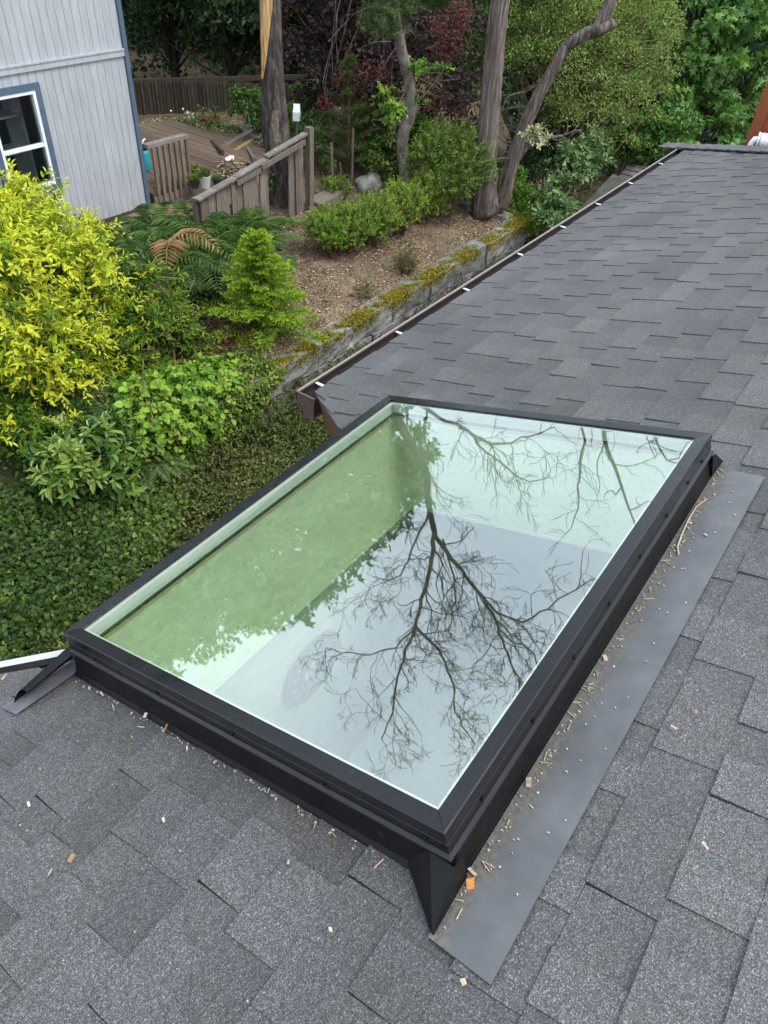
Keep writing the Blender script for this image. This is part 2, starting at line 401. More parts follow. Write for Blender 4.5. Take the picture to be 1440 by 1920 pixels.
M['split_wood'] = rough_mat('split_wood', [(.3, (.32, .13, .035)), (.5, (.62, .36, .15)), (.72, (.78, .58, .34))], 9, .8, .8, 30, stretch=(5, 5, .35), bdist=.02)
M['scar_wood'] = rough_mat('scar_wood', [(.3, (.11, .085, .06)), (.7, (.27, .22, .165))], 9, .9, .8, 30, stretch=(5, 5, .4), bdist=.02)
M['stone'] = rough_mat('boulder_stone', [(.3, (.20, .195, .17)), (.7, (.46, .44, .39))], 5, .9, .8, 14, bdist=.03, spots=[((.16, .18, .08), 6, .68)])
M['red_paint'] = rough_mat('red_stained_wood', [(.3, (.20, .048, .018)), (.7, (.30, .082, .03))], 8, .5, .25, 30, stretch=(6, 6, 1), spots=[((.42, .17, .09), 40, .75)])
M['far_roof'] = rough_mat('old_grey_roof', [(.3, (.075, .068, .062)), (.7, (.14, .128, .118))], 6, .9, .4, 30, tone=.35)
M['plastic_white'] = plain('white_plastic', (.85, .86, .86), .35)
M['terracotta'] = plain('terracotta', (.36, .15, .07), .8)
M['pale_pot'] = rough_mat('pale_pot', [(.3, (.42, .43, .38)), (.7, (.58, .58, .53))], 12, .8, .2, 40)
M['dark_pot'] = plain('dark_pot', (.03, .03, .03), .5)
M['teal'] = plain('teal_plastic', (.03, .36, .42), .35)
M['wire'] = plain('green_wire', (.16, .22, .18), .5)
M['lumber'] = plain('yellow_lumber', (.36, .24, .09), .7)
M['chip_pale'] = rough_mat('pale_wood_chip', [(.3, (.30, .23, .15)), (.7, (.56, .48, .36))], 90, .8, .2, 200, tone=.25)
M['chip_orange'] = rough_mat('orange_wood_chip', [(.3, (.42, .15, .04)), (.7, (.66, .29, .09))], 60, .8, .3, 200, stretch=(6, 1, 1))
M['chip_tan'] = rough_mat('tan_wood_chip', [(.3, (.26, .15, .07)), (.7, (.42, .27, .14))], 60, .8, .3, 200)
M['litter'] = leaf_mat('leaf_litter', [(0.1, (0.0833, 0.0557, 0.0353)), (0.4, (0.2352, 0.1632, 0.1008)), (0.7, (0.4312, 0.3216, 0.2058)), (0.95, (0.6468, 0.528, 0.3528))], .1, .9, .15, 5, .2)
M['brown_frond'] = leaf_mat('dead_fern', [(.2, (.26, .15, .07)), (.8, (.48, .32, .17))], .2, .8, .1)
M['dry_brush'] = leaf_mat('dry_brush', [(.2, (.07, .042, .024)), (.8, (.20, .115, .06))], .1, .9, .1)
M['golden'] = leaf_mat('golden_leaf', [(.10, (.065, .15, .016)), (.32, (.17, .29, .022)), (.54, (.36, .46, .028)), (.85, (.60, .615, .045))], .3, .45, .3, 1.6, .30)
M['feather'] = leaf_mat('feathery_leaf', [(0.1, (0.0338, 0.1, 0.0144)), (0.45, (0.1013, 0.2, 0.0198)), (0.75, (0.2295, 0.32, 0.027)), (1.0, (0.486, 0.44, 0.036))], .3, .45, .3)
M['fern'] = leaf_mat('fern_leaf', [(0.1, (0.0378, 0.085, 0.0216)), (0.5, (0.0878, 0.17, 0.0432)), (0.9, (0.1823, 0.27, 0.0675))], .25, .5, .3)
M['rhodo'] = leaf_mat('glossy_leaf', [(0.1, (0.0243, 0.07, 0.0108)), (0.55, (0.0675, 0.165, 0.0252)), (0.9, (0.2295, 0.33, 0.063))], .2, .3, .5)
M['roundleaf'] = leaf_mat('round_leaf', [(.1, (.035, .11, .014)), (.5, (.11, .25, .025)), (.9, (.29, .45, .05))], .3, .45, .3)
M['ivy'] = leaf_mat('ivy_leaf', [(0.08, (0.0203, 0.05, 0.0099)), (0.45, (0.0621, 0.122, 0.0198)), (0.8, (0.1755, 0.25, 0.036)), (1.0, (0.324, 0.37, 0.054))], .2, .5, .22, 1.4, .35)
M['salal'] = leaf_mat('salal_leaf', [(0.1, (0.0216, 0.055, 0.0126)), (0.5, (0.0607, 0.12, 0.027)), (0.9, (0.162, 0.22, 0.045))], .2, .4, .4)
M['cover'] = leaf_mat('ground_cover_leaf', [(.1, (.036, .055, .014)), (.45, (.095, .125, .030)), (.8, (.19, .21, .055)), (1., (.30, .27, .09))], .2, .6, .25, 1.3, .4)
M['spruce'] = leaf_mat('young_spruce_needle', [(0.1, (0.039, 0.11, 0.0108)), (0.5, (0.13, 0.26, 0.018)), (0.9, (0.338, 0.48, 0.036))], .25, .5, .3)
M['box'] = leaf_mat('box_hedge_leaf', [(0.1, (0.04, 0.1026, 0.0117)), (0.5, (0.1258, 0.2376, 0.0207)), (0.9, (0.3146, 0.4104, 0.0405))], .25, .4, .35)
M['bigbox'] = leaf_mat('yew_leaf', [(0.1, (0.0286, 0.075, 0.0117)), (0.5, (0.0884, 0.17, 0.0225)), (0.9, (0.208, 0.29, 0.036))], .25, .45, .35)
M['pine'] = leaf_mat('pine_needle', [(.1, (.030, .055, .018)), (.5, (.075, .115, .032)), (.9, (.15, .19, .06))], .2, .6, .2)
M['darktree'] = leaf_mat('dark_evergreen_leaf', [(0.1, (0.0108, 0.0293, 0.0105)), (0.5, (0.027, 0.0646, 0.021)), (0.9, (0.0675, 0.1294, 0.0375))], .25, .5, .3)
M['midtree'] = leaf_mat('mid_green_leaf', [(0.1, (0.0418, 0.1008, 0.022)), (0.5, (0.1012, 0.2128, 0.045)), (0.9, (0.209, 0.3696, 0.085))], .32, .5, .3)
M['smoke'] = leaf_mat('purple_smoke_leaf', [(.1, (.018, .014, .014)), (.5, (.048, .034, .034)), (.9, (.10, .058, .054))], .15, .6, .2)
M['plume'] = leaf_mat('pink_plume', [(.2, (.13, .052, .046)), (.8, (.24, .105, .095))], .3, .8, .1)
M['olive'] = leaf_mat('olive_leaf', [(0.1, (0.0645, 0.1092, 0.0242)), (0.45, (0.1806, 0.26, 0.0572)), (0.8, (0.3268, 0.416, 0.11)), (1.0, (0.4472, 0.52, 0.165))], .25, .5, .3, .9, .5)
M['maple'] = leaf_mat('maple_leaf', [(0.1, (0.0385, 0.105, 0.022)), (0.5, (0.11, 0.2415, 0.05)), (0.9, (0.231, 0.399, 0.09))], .35, .45, .35, .8, .4)
M['sapling'] = leaf_mat('pale_sapling_leaf', [(.1, (.045, .105, .035)), (.5, (.12, .22, .075)), (.9, (.34, .42, .16))], .25, .45, .35, 2, .4)
M['lime'] = leaf_mat('lime_leaf', [(.1, (.06, .16, .018)), (.5, (.16, .31, .035)), (.9, (.34, .48, .07))], .35, .45, .3)
M['grass'] = leaf_mat('rough_grass', [(.1, (.035, .07, .014)), (.5, (.09, .15, .03)), (.9, (.19, .24, .06))], .25, .6, .2)
M['cream'] = leaf_mat('cream_leaf', [(.2, (.32, .34, .16)), (.8, (.55, .54, .34))], .3, .5, .3)
M['red_flower'] = plain('red_petal', (.42, .012, .02), .6)
M['white_flower'] = plain('white_petal', (.7, .68, .45), .6)

# ------------------------------------------------------------------ foliage helpers
SH = {
    'd': (np.array([(0, 0, 0), (.45, .5, .10), (1, 0, -.08), (.45, -.5, .10)], float), [np.array([(0, 1, 2), (0, 2, 3)])]),
    'o': (np.array([(0, 0, 0), (.28, .44, .07), (.68, .40, .05), (1, 0, -.10), (.68, -.40, .05), (.28, -.44, .07)], float), [np.array([(0, 1, 2, 3), (0, 3, 4, 5)])]),
    'n': (np.array([(0, .5, 0), (0, -.5, 0), (1, 0, -.1)], float), [np.array([(0, 1, 2)])]),
    'i': (np.array([(.30, 0, .05), (0, 0, 0), (-.08, .30, .02), (.28, .52, 0), (.52, .24, .03), (1.0, 0, -.12), (.52, -.24, .03), (.28, -.52, 0), (-.08, -.30, .02)], float),
          [np.array([(0, 1, 2), (0, 2, 3), (0, 3, 4), (0, 4, 5), (0, 5, 6), (0, 6, 7), (0, 7, 8), (0, 8, 1)])]),
    'm': (np.array([(.36, 0, .04), (0, 0, 0), (.05, .46, -.05), (.34, .24, .03), (.60, .52, -.06), (.62, .18, .03), (1.0, 0, -.12), (.62, -.18, .03), (.60, -.52, -.06), (.34, -.24, .03), (.05, -.46, -.05)], float),
          [np.array([(0, 1, 2), (0, 2, 3), (0, 3, 4), (0, 4, 5), (0, 5, 6), (0, 6, 7), (0, 7, 8), (0, 8, 9), (0, 9, 10), (0, 10, 1)])]),
}
def unit(v): return v / (np.linalg.norm(v, axis=-1, keepdims=True) + 1e-9)
def leafset(buf, P, a, n, L, Wd, tone, shape='d'):
    T, FT = SH[shape]
    N_ = len(P); k = len(T)
    a = unit(a); n = unit(n - a * np.sum(a * n, -1, keepdims=True)); b = np.cross(n, a)
    L = np.broadcast_to(L, (N_,))[:, None, None]; Wd = np.broadcast_to(Wd, (N_,))[:, None, None]
    V = P[:, None, :] + T[None, :, 0:1] * L * a[:, None, :] + T[None, :, 1:2] * Wd * b[:, None, :] + T[None, :, 2:3] * L * n[:, None, :]
    F = []
    for f in FT: F.append((f[None] + (np.arange(N_) * k)[:, None, None]).reshape(-1, f.shape[1]))
    buf.add(V.reshape(-1, 3), F[0], np.repeat(np.broadcast_to(tone, (N_,)), k))
def rnd_dirs(n):
    return unit(rng.standard_normal((n, 3)))
def pick(lumps, n, zmin=-.35):
    L = np.array(lumps, float); area = (L[:, 3] * L[:, 4] + L[:, 3] * L[:, 5] + L[:, 4] * L[:, 5])
    idx = rng.choice(len(L), n, p=area / area.sum())
    d = rnd_dirs(n * 3); d = d[d[:, 2] > zmin][:n]
    while len(d) < n: d = np.concatenate([d, unit(np.abs(rnd_dirs(n - len(d))))])
    C, Rr = L[idx, :3], L[idx, 3:6]
    return C, Rr, d
def sub(lumps, m, f, spread=.85):
    """smaller lumps scattered over bigger ones, so a crown gets clumps and gaps"""
    C, Rr, d = pick(lumps, m, -.5)
    r = (spread * rng.uniform(.65, 1.08, m))[:, None]
    P = C + d * Rr * r
    s = rng.uniform(.6, 1.25, m)[:, None] * f * Rr.mean(1, keepdims=True)
    return np.concatenate([P, s * np.array([1, 1, .75])], 1)
def shoots(buf, lumps, n, per, slen, L, Wd, up=.35, droop=.35, inner=.6, shape='d', tip=0.0, jit=.35, t0=.5, tv=.22, zmin=-.35, roll=2.4, spreadang=.9, stem=None):
    C, Rr, d = pick(lumps, n, zmin)
    r = rng.uniform(inner, 1.0, n)[:, None]
    P0 = C + d * Rr * r
    dirn = unit(d + np.array([0, 0, up]) + jit * rng.standard_normal((n, 3)))
    SL = slen * rng.uniform(.6, 1.25, n)
    P0 = P0 - dirn * (SL * .5)[:, None]
    ts = rng.normal(0, tv * .6, n)
    side = unit(np.cross(dirn, rng.standard_normal((n, 3)))); side2 = np.cross(dirn, side)
    for k in range(per):
        s = (k + .6) / per
        pt = P0 + dirn * (SL * s)[:, None] + np.array([0, 0, -1.0]) * (droop * SL * s * s)[:, None]
        ang = k * roll + rng.uniform(-.3, .3, n)
        rad = side * np.cos(ang)[:, None] + side2 * np.sin(ang)[:, None]
        tang = unit(dirn + np.array([0, 0, -2.0]) * (droop * s))
        a = unit(tang * (1.0 if s < .8 else 2.0) * .75 + rad * spreadang + np.array([0, 0, -.15]))
        nn = unit(np.array([0, 0, 1.0]) + .55 * rad * -1 + .35 * rng.standard_normal((n, 3)) + .5 * d)
        tone = np.clip(t0 + ts + tip * (s - .5) + rng.normal(0, tv * .5, n), 0, 1)
        sc = np.clip(rng.normal(1.0, .26, n), .4, 1.6) * (1.0 if s < .75 else .75)
        leafset(buf, pt, a, nn, L * sc, Wd * sc, tone, shape)
    if stem is not None:
        for i in range(0, n, max(1, n // 160)):
            stem.tube([P0[i] - dirn[i] * SL[i] * .8, P0[i] + dirn[i] * SL[i] * .5], [.006, .003], 4, False)
def cloud(buf, lumps, n, L, Wd, shape='d', inner=.75, t0=.5, tv=.2, up=.6, zmin=-.6):
    C, Rr, d = pick(lumps, n, zmin)
    P = C + d * Rr * rng.uniform(inner, 1.05, n)[:, None]
    a = unit(rnd_dirs(n) + d * .4 + np.array([0, 0, -.25])); nn = unit(d + np.array([0, 0, up]) + .6 * rng.standard_normal((n, 3)))
    sc = rng.uniform(.65, 1.25, n)
    leafset(buf, P, a, nn, L * sc, Wd * sc, np.clip(rng.normal(t0, tv, n), 0, 1), shape)
def polyline(pts, n):
    pts = np.asarray(pts, float); sl_ = np.linalg.norm(np.diff(pts, axis=0), axis=1); med = np.median(sl_); q_ = [pts[0]]
    for i in range(len(sl_)):
        k_ = max(1, int(round(sl_[i] / (1.6 * med))))
        for j in range(1, k_ + 1): q_.append(pts[i] + (pts[i + 1] - pts[i]) * j / k_)
    pts = np.array(q_); d = np.concatenate([[0], np.cumsum(np.linalg.norm(np.diff(pts, axis=0), axis=1))])
    # Catmull-Rom resample
    tt = np.linspace(0, d[-1], n); out = []
    for t in tt:
        i = min(max(np.searchsorted(d, t) - 1, 0), len(pts) - 2); u = (t - d[i]) / (d[i + 1] - d[i])
        p0, p1, p2, p3 = pts[max(i - 1, 0)], pts[i], pts[i + 1], pts[min(i + 2, len(pts) - 1)]
        out.append(.5 * ((2 * p1) + (-p0 + p2) * u + (2 * p0 - 5 * p1 + 4 * p2 - p3) * u * u + (-p0 + 3 * p1 - 3 * p2 + p3) * u ** 3))
    return np.array(out)
def twig(buf, p, d, length, rad, depth, curl=.32, n=5, kids=(3, 5), grav=.10):
    """a bare branch that wanders and forks"""
    pts = [np.array(p, float)]; d = unit(np.array(d, float))
    for i in range(n):
        d = unit(d + curl * rng.standard_normal(3) + np.array([0, 0, grav]))
        pts.append(pts[-1] + d * length / n)
    pts = np.array(pts); rr = np.linspace(rad, max(rad * .45, .0055), n + 1)
    buf.tube(pts, rr, 3 if rad < .02 else 5, False)
    if depth > 0:
        for _ in range(rng.integers(*kids)):
            i = rng.integers(1, n + 1)
            dd = unit(unit(pts[i] - pts[i - 1]) + rng.uniform(.6, 1.1) * rnd_dirs(1)[0])
            twig(buf, pts[i], dd, length * rng.uniform(.45, .75), rr[i] * .62, depth - 1, curl, n, kids, grav)
def bare_limb(buf, pts, r0, r1, n=14, every=1, tl=1.0, depth=2, seg=6, kids=(2, 4)):
    path = polyline(pts, n); path[1:-1] += rng.normal(0, .02, (n - 2, 3))
    rad = np.linspace(r0, r1, n)
    buf.tube(path, rad, seg, False)
    for i in range(2, n, every):
        dd = unit(unit(path[i] - path[i - 1]) * .7 + .9 * rnd_dirs(1)[0])
        twig(buf, path[i], dd, tl * rng.uniform(.6, 1.2), max(rad[i] * .5, .007), depth, kids=kids)
    return path

# ------------------------------------------------------------------ ground
def smooth(t): t = np.clip(t, 0, 1); return t * t * (3 - 2 * t)
def H(x, y):
    x, y = np.asarray(x, float), np.asarray(y, float)
    upper = .52 + .13 * np.clip(y - 5, 0, 3.6) - .055 * np.clip(x - 10.5, 0, 12) - .13 * np.clip(y - 9.6, 0, 6)
    lower = -.22 * np.clip(x - 11.8, 0, 14)
    edge = 5.03 + .55 * np.clip(x - 11.5, 0, 30); wid = .03 + .9 * np.clip(x - 11.45, 0, 3)
    s = smooth((y - edge) / wid + .5)
    return lower * (1 - s) + upper * s
xs = np.unique(np.concatenate([np.linspace(-300, -14, 14), np.linspace(-12, -2, 21), np.arange(-2, 16, .16), np.linspace(16, 34, 30), np.linspace(40, 400, 18)]))
ys = np.unique(np.concatenate([np.linspace(-300, -6, 14), np.linspace(-5, 2, 12), np.arange(2, 15, .16), [5.02, 5.04], np.linspace(15, 34, 26), np.linspace(40, 400, 18)]))
X, Y = np.meshgrid(xs, ys)
Zg = H(X, Y) + np.where((X > -2) & (X < 20) & (Y > 2) & (Y < 20), rng.normal(0, .012, X.shape), 0)
nx, ny = len(xs), len(ys)
I = np.arange(nx * ny).reshape(ny, nx)
Fg = np.stack([I[:-1, :-1], I[:-1, 1:], I[1:, 1:], I[1:, :-1]], -1).reshape(-1, 4)
zone = np.where((Y > 5.0) & (X > 4.5) & (X < 12.2) & (Y < 9), 1.0, np.where((Y > 8), .6, 0.0))
def soil_mat():
    m, N, L, out = base_mat('soil_and_mulch')
    p = pos(N, L)
    n1 = noise(N, L, p, 2.2, 7, .65); n2 = noise(N, L, p, 38, 5, .7)
    rm = ramp(N, [(.28, (.085, .060, .042)), (.5, (.185, .138, .098)), (.68, (.33, .26, .19))]); L.new(n2.outputs['Fac'], rm.inputs['Fac'])
    rl = ramp(N, [(.3, (.022, .026, .012)), (.55, (.045, .050, .022)), (.75, (.085, .075, .042))]); L.new(n2.outputs['Fac'], rl.inputs['Fac'])
    rp_ = ramp(N, [(.36, (.62, .60, .58)), (.66, (1.25, 1.2, 1.15))]); L.new(n1.outputs['Fac'], rp_.inputs['Fac'])
    a = N.new('ShaderNodeAttribute'); a.attribute_name = 'tone'
    c = mix(N, L, rl.outputs[0], rm.outputs[0], a.outputs['Fac'])
    c = mix(N, L, c, rp_.outputs[0], 1.0, 'MULTIPLY')
    b = N.new('ShaderNodeBsdfPrincipled'); L.new(c, b.inputs['Base Color']); b.inputs['Roughness'].default_value = .95; b.inputs['Specular IOR Level'].default_value = .1
    bu = N.new('ShaderNodeBump'); bu.inputs['Strength'].default_value = .8; bu.inputs['Distance'].default_value = .02
    L.new(n2.outputs['Fac'], bu.inputs['Height']); L.new(bu.outputs[0], b.inputs['Normal']); L.new(b.outputs[0], out.inputs['Surface'])
    return m
M['soil'] = soil_mat()
g = Buf(); g.add(np.stack([X, Y, Zg], -1).reshape(-1, 3), Fg, zone.ravel())
build('ground', g, M['soil'], kind='structure', smooth=True)

# ------------------------------------------------------------------ our house: roof, gutter, room under the skylight
SKU0, SKU1, SKV0, SKV1 = .617, 2.30, .604, 1.96        # outer frame of the skylight on the roof
EX = .143                                              # shingle exposure
VE = 2.672                                             # eave
def hip(v): return 8.146 + (v - 1.776) * .659
def notch_r(v): return 2.10 + (v - 2.06) * .726
def notch_l(v): return .70 - (v - 2.06) * .84
UL = -2.2
house = empty('shingled_house', (3.0, -.6, 0), 'house with dark grey shingled roof, brown gutter and a skylight, in the foreground', 'house')
def rquad(b, c, t0, t1, tone=.5):                      # four (u,v) corners, bottom t0, top t1 (numbers or 4-lists)
    t0 = np.broadcast_to(t0, 4); t1 = np.broadcast_to(t1, 4)
    b.hexa([rp(*c[i], t0[i]) for i in range(4)] + [rp(*c[i], t1[i]) for i in range(4)], tone)
db = Buf()
def dq(ua, ub, va, vb):
    f = lambda q, v: q(v) if callable(q) else q
    rquad(db, [(f(ua, va), va), (f(ub, va), va), (f(ub, vb), vb), (f(ua, vb), vb)], -.03, -.004)
dq(UL, hip, -2.6, SKV0 + .012); dq(UL, SKU0 + .005, SKV0 + .012, SKV1 - .005); dq(SKU1 - .005, hip, SKV0 + .012, SKV1 - .005); dq(UL, hip, SKV1 - .005, 2.06)
dq(UL, notch_l, 2.06, VE - .01); dq(notch_r, hip, 2.06, VE - .01)
roof = build('roof', db, M['shingle'], house)
# shingle tabs
pieces = []
def clip_rects(u0, u1, v0, v1):
    hu0, hu1, hv0, hv1 = SKU0 + .004, SKU1 - .004, SKV0 + .012, SKV1 - .004
    if u1 <= hu0 or u0 >= hu1 or v1 <= hv0 or v0 >= hv1: return [(u0, u1, v0, v1)]
    out = []
    if v0 < hv0: out.append((u0, u1, v0, hv0))
    if v1 > hv1: out.append((u0, u1, hv1, v1))
    a, b_ = max(v0, hv0), min(v1, hv1)
    if u0 < hu0: out.append((u0, hu0, a, b_))
    if u1 > hu1: out.append((hu1, u1, a, b_))
    return out
k = 0
while VE - k * EX > -2.5:
    vb = VE - k * EX; va = vb - EX; k += 1
    u = UL + rng.uniform(0, .2); raised = bool(rng.integers(2)); run_tone = rng.uniform(.35, .65)
    while u < hip(vb):
        w = rng.uniform(.09, .25) if raised else rng.uniform(.08, .21)
        if rng.random() < .18: run_tone = rng.uniform(.3, .7)
        u2 = u + w
        jb = rng.normal(0, .0015)
        tn = np.clip(run_tone + rng.normal(0, .13) + (.05 if raised else -.10), 0, 1)
        dv = rng.uniform(-.006, .006, 2) if raised else (0, 0)
        b = Buf(); area = 0
        for (a0, a1, c0, c1) in clip_rects(u, u2, va, vb + jb):
            def lim(x, v):
                if v > 2.06:
                    if x < 1.4 : x = min(x, notch_l(v))
                    else: x = max(x, notch_r(v))
                return min(x, hip(v))
            q = []
            for (x, v) in ((a0, c0), (a1, c0), (a1, c1), (a0, c1)):
                if c1 > 2.06 and a0 < 1.4 < a1: x = x
                q.append((lim(x + (dv[0] if x == a0 else dv[1]) * (v == c1), v), v))
            if c1 > 2.07 and (a0 + a1) / 2 > notch_l((c0 + c1) / 2) and (a0 + a1) / 2 < notch_r((c0 + c1) / 2): continue
            if q[1][0] - q[0][0] < .01 and q[2][0] - q[3][0] < .01: continue
            if q[2][0] - q[3][0] < 0 or q[1][0] - q[0][0] < 0: continue
            h = .0098 + rng.uniform(-.001, .0015) if raised else .0052
            fr = (np.array([c0, c0, c1, c1]) - va) / EX
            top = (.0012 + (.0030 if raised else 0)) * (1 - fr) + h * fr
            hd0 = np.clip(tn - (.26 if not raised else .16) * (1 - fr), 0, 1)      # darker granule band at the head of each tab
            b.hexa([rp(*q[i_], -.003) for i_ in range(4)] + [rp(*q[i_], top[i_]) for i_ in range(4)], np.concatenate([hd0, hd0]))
            P = np.array([px_of(rp(*c, .005)) for c in q])
            if P[:, 0].mean() > 0 and P[:, 0].mean() < 1440 and 260 < P[:, 1].mean() < 1920 and RC.T[2] @ (rp(*q[0]) - CAM) < 0:
                x_, y_ = P[:, 0], P[:, 1]
                area += .5 * abs(np.dot(x_, np.roll(y_, -1)) - np.dot(y_, np.roll(x_, -1)))
        if b.n: pieces.append((area, b))
        u = u2; raised = not raised
pieces.sort(key=lambda t: -t[0])
for ar, b in pieces[:300]: build('shingle', b, M['shingle'], roof)
rest = Buf()
for ar, b in pieces[300:]:
    for V, T in zip(b.V, b.T): pass
    o = 0
    Vc = np.concatenate(b.V)
    rest.add(Vc, [np.concatenate(b.F[4])], np.concatenate(b.T)) if False else rest.F.setdefault(4, []).append(np.concatenate(b.F[4]) + rest.n)
    rest.V.append(Vc); rest.T.append(np.concatenate(b.T)); rest.n += len(Vc)
build('shingle_field', rest, M['shingle'], roof, kind='stuff')
# hip cap
hd_ = unit(np.array([.659, 1.0])); hp = np.array([-hd_[1], hd_[0]])      # along the hip, and towards our side
far = Buf()
A0, A1 = (hip(2.95), 2.95), (hip(-2.6), -2.6)
pa, pb = rp(*A0), rp(*A1)
ex = np.array([2.4, .25, -.75]); ex2 = np.array([2.4, .25, -.75])
far.hexa([pa - [0, 0, .03], pa + ex - [0, 0, .03], pb + ex2 - [0, 0, .03], pb - [0, 0, .03], pa, pa + ex, pb + ex2, pb])
build('far_roof_slope', far, M['shingle'], house)
hipb = Buf()
hipb.hexa([rp(A0[0] + hp[0] * .08, A0[1] + hp[1] * .08, .004), rp(*A0, .004), rp(*A1, .004), rp(A1[0] + hp[0] * .08, A1[1] + hp[1] * .08, .004),
           rp(A0[0] + hp[0] * .08, A0[1] + hp[1] * .08, .012), rp(*A0, .014), rp(*A1, .014), rp(A1[0] + hp[0] * .08, A1[1] + hp[1] * .08, .012)])
hipcap = build('hip_ridge', hipb, M['shingle'], house)
s = 0.0
while s < 5.6:
    c0 = np.array(A0) - hd_ * s; c1 = c0 - hd_ * .25
    b = Buf(); tn = np.clip(rng.normal(.55, .14), 0, 1); wj = rng.uniform(.13, .145)
    n0, n1 = c0 + hp * wj, c1 + hp * wj
    lift0, lift1 = .034, .022
    # near wing
    b.hexa([rp(*n0, lift0 - .008), rp(*c0, lift0), rp(*c1, lift1), rp(*n1, lift1 - .010), rp(*n0, lift0 - .001), rp(*c0, lift0 + .009), rp(*c1, lift1 + .008), rp(*n1, lift1 - .003)], tn)
    f0, f1 = rp(*c0, lift0) + unit(ex) * .14 , rp(*c1, lift1) + unit(ex) * .14
    b.hexa([rp(*c0, lift0), f0, f1, rp(*c1, lift1), rp(*c0, lift0 + .009), f0 + [0, 0, .009], f1 + [0, 0, .009], rp(*c1, lift1 + .008)], tn)
    build('cap_shingle', b, M['shingle'], hipcap)
    s += .145
# fascia, drip edges, gutter
def rbar(b, a, c, o0, o1, t0, t1):                      # bar along a roof edge a->c; offsets to the outside o0..o1, heights t0..t1
    a, c = np.array(a), np.array(c); d = unit(c - a); n = np.array([d[1], -d[0]])
    P = [(*(a + n * o0), t0), (*(c + n * o0), t0), (*(c + n * o1), t0), (*(a + n * o1), t0), (*(a + n * o0), t1), (*(c + n * o0), t1), (*(c + n * o1), t1), (*(a + n * o1), t1)]
    b.hexa([rp(*p) for p in P])
nr0, nr1 = (notch_r(VE), VE), (notch_r(2.06), 2.06)
b = Buf(); rbar(b, nr0, nr1, -.03, -.008, -.22, -.008); build('fascia', b, M['fascia'], house, fixn=True)
b = Buf(); rbar(b, nr0, nr1, -.037, -.031, -.03, -.006); build('drip_edge', b, M['white_metal'], house, fixn=True)
nl0, nl1 = (notch_l(2.06), 2.06), (notch_l(2.9), 2.9)
b = Buf(); rbar(b, nl0, nl1, -.026, .004, -.03, .007); build('drip_edge', b, M['pale_metal'], house, fixn=True)
b = Buf(); rbar(b, nl0, nl1, -.056, -.027, -.16, .006); build('fascia', b, M['curb'], house, fixn=True)
b = Buf(); b.box((2.75, 2.055, 2.55), (8.62, 2.078, 2.815)); build('fascia', b, M['fascia'], house)
GX0, GX1 = 2.51, 8.70
prof = [(2.087, 2.815), (2.087, 2.690), (2.160, 2.690), (2.172, 2.728), (2.205, 2.768), (2.207, 2.812), (2.194, 2.812), (2.194, 2.808), (2.203, 2.806), (2.201, 2.772), (2.168, 2.731), (2.156, 2.694), (2.091, 2.694), (2.091, 2.815)]
b = Buf(); n = len(prof)
b.add([(GX0, y, z) for y, z in prof] + [(GX1, y, z) for y, z in prof], [(i, (i + 1) % n, (i + 1) % n + n, i + n) for i in range(n)] + [tuple(range(n))[::-1], tuple(range(n, 2 * n))])
gut = build('gutter', b, M['gutter'], house, fixn=True)
cap = [(2.085, 2.818), (2.085, 2.684), (2.163, 2.684), (2.176, 2.726), (2.210, 2.766), (2.211, 2.817)]
for x in (GX0 - .006, GX1):
    b = Buf(); b.prism([(x, y, z) for y, z in cap], (.006, 0, 0))
    for (y0, z0), (y1, z1) in zip(cap, cap[1:] + cap[:1]): b.beam((x - .004, y0, z0), (x - .004, y1, z1), .008, .007, up=(1, 0, 0))
    build('end_cap', b, M['gutter'], gut, fixn=True)
b = Buf(); b.hexa([(GX0 + .01, 2.0925, 2.695), (GX1 - .01, 2.0925, 2.695), (GX1 - .01, 2.155, 2.695), (GX0 + .01, 2.155, 2.695), (GX0 + .01, 2.0925, 2.735), (GX1 - .01, 2.0925, 2.735), (GX1 - .01, 2.166, 2.735), (GX0 + .01, 2.166, 2.735)]); build('silt', b, M['gutter_silt_shade'], gut)  # dark fill: trough dirt and inner shade in one colour
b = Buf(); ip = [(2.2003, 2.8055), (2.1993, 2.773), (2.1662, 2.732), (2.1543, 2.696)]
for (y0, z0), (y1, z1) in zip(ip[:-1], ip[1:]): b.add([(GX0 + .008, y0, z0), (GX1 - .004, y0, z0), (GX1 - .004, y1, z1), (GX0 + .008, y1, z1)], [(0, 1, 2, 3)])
build('inner_shade_sheet', b, M['gutter_silt_shade'], gut)  # thin dark sheet that paints shade on the inner front face
b = Buf(); b.beam((GX0, 2.203, 2.8155), (GX1, 2.203, 2.8155), .011, .005); build('rim', b, M['gutter_rim'], gut)
for i in range(8):
    x = 2.66 + .775 * i + rng.uniform(-.07, .07) * (i > 0)
    b = Buf(); b.box((x - .009, 2.093, 2.795), (x + .009, 2.20, 2.799)); b.box((x - .016, 2.085, 2.796), (x + .016, 2.112, 2.824)); build('gutter_hanger', b, M['white_metal'], gut)
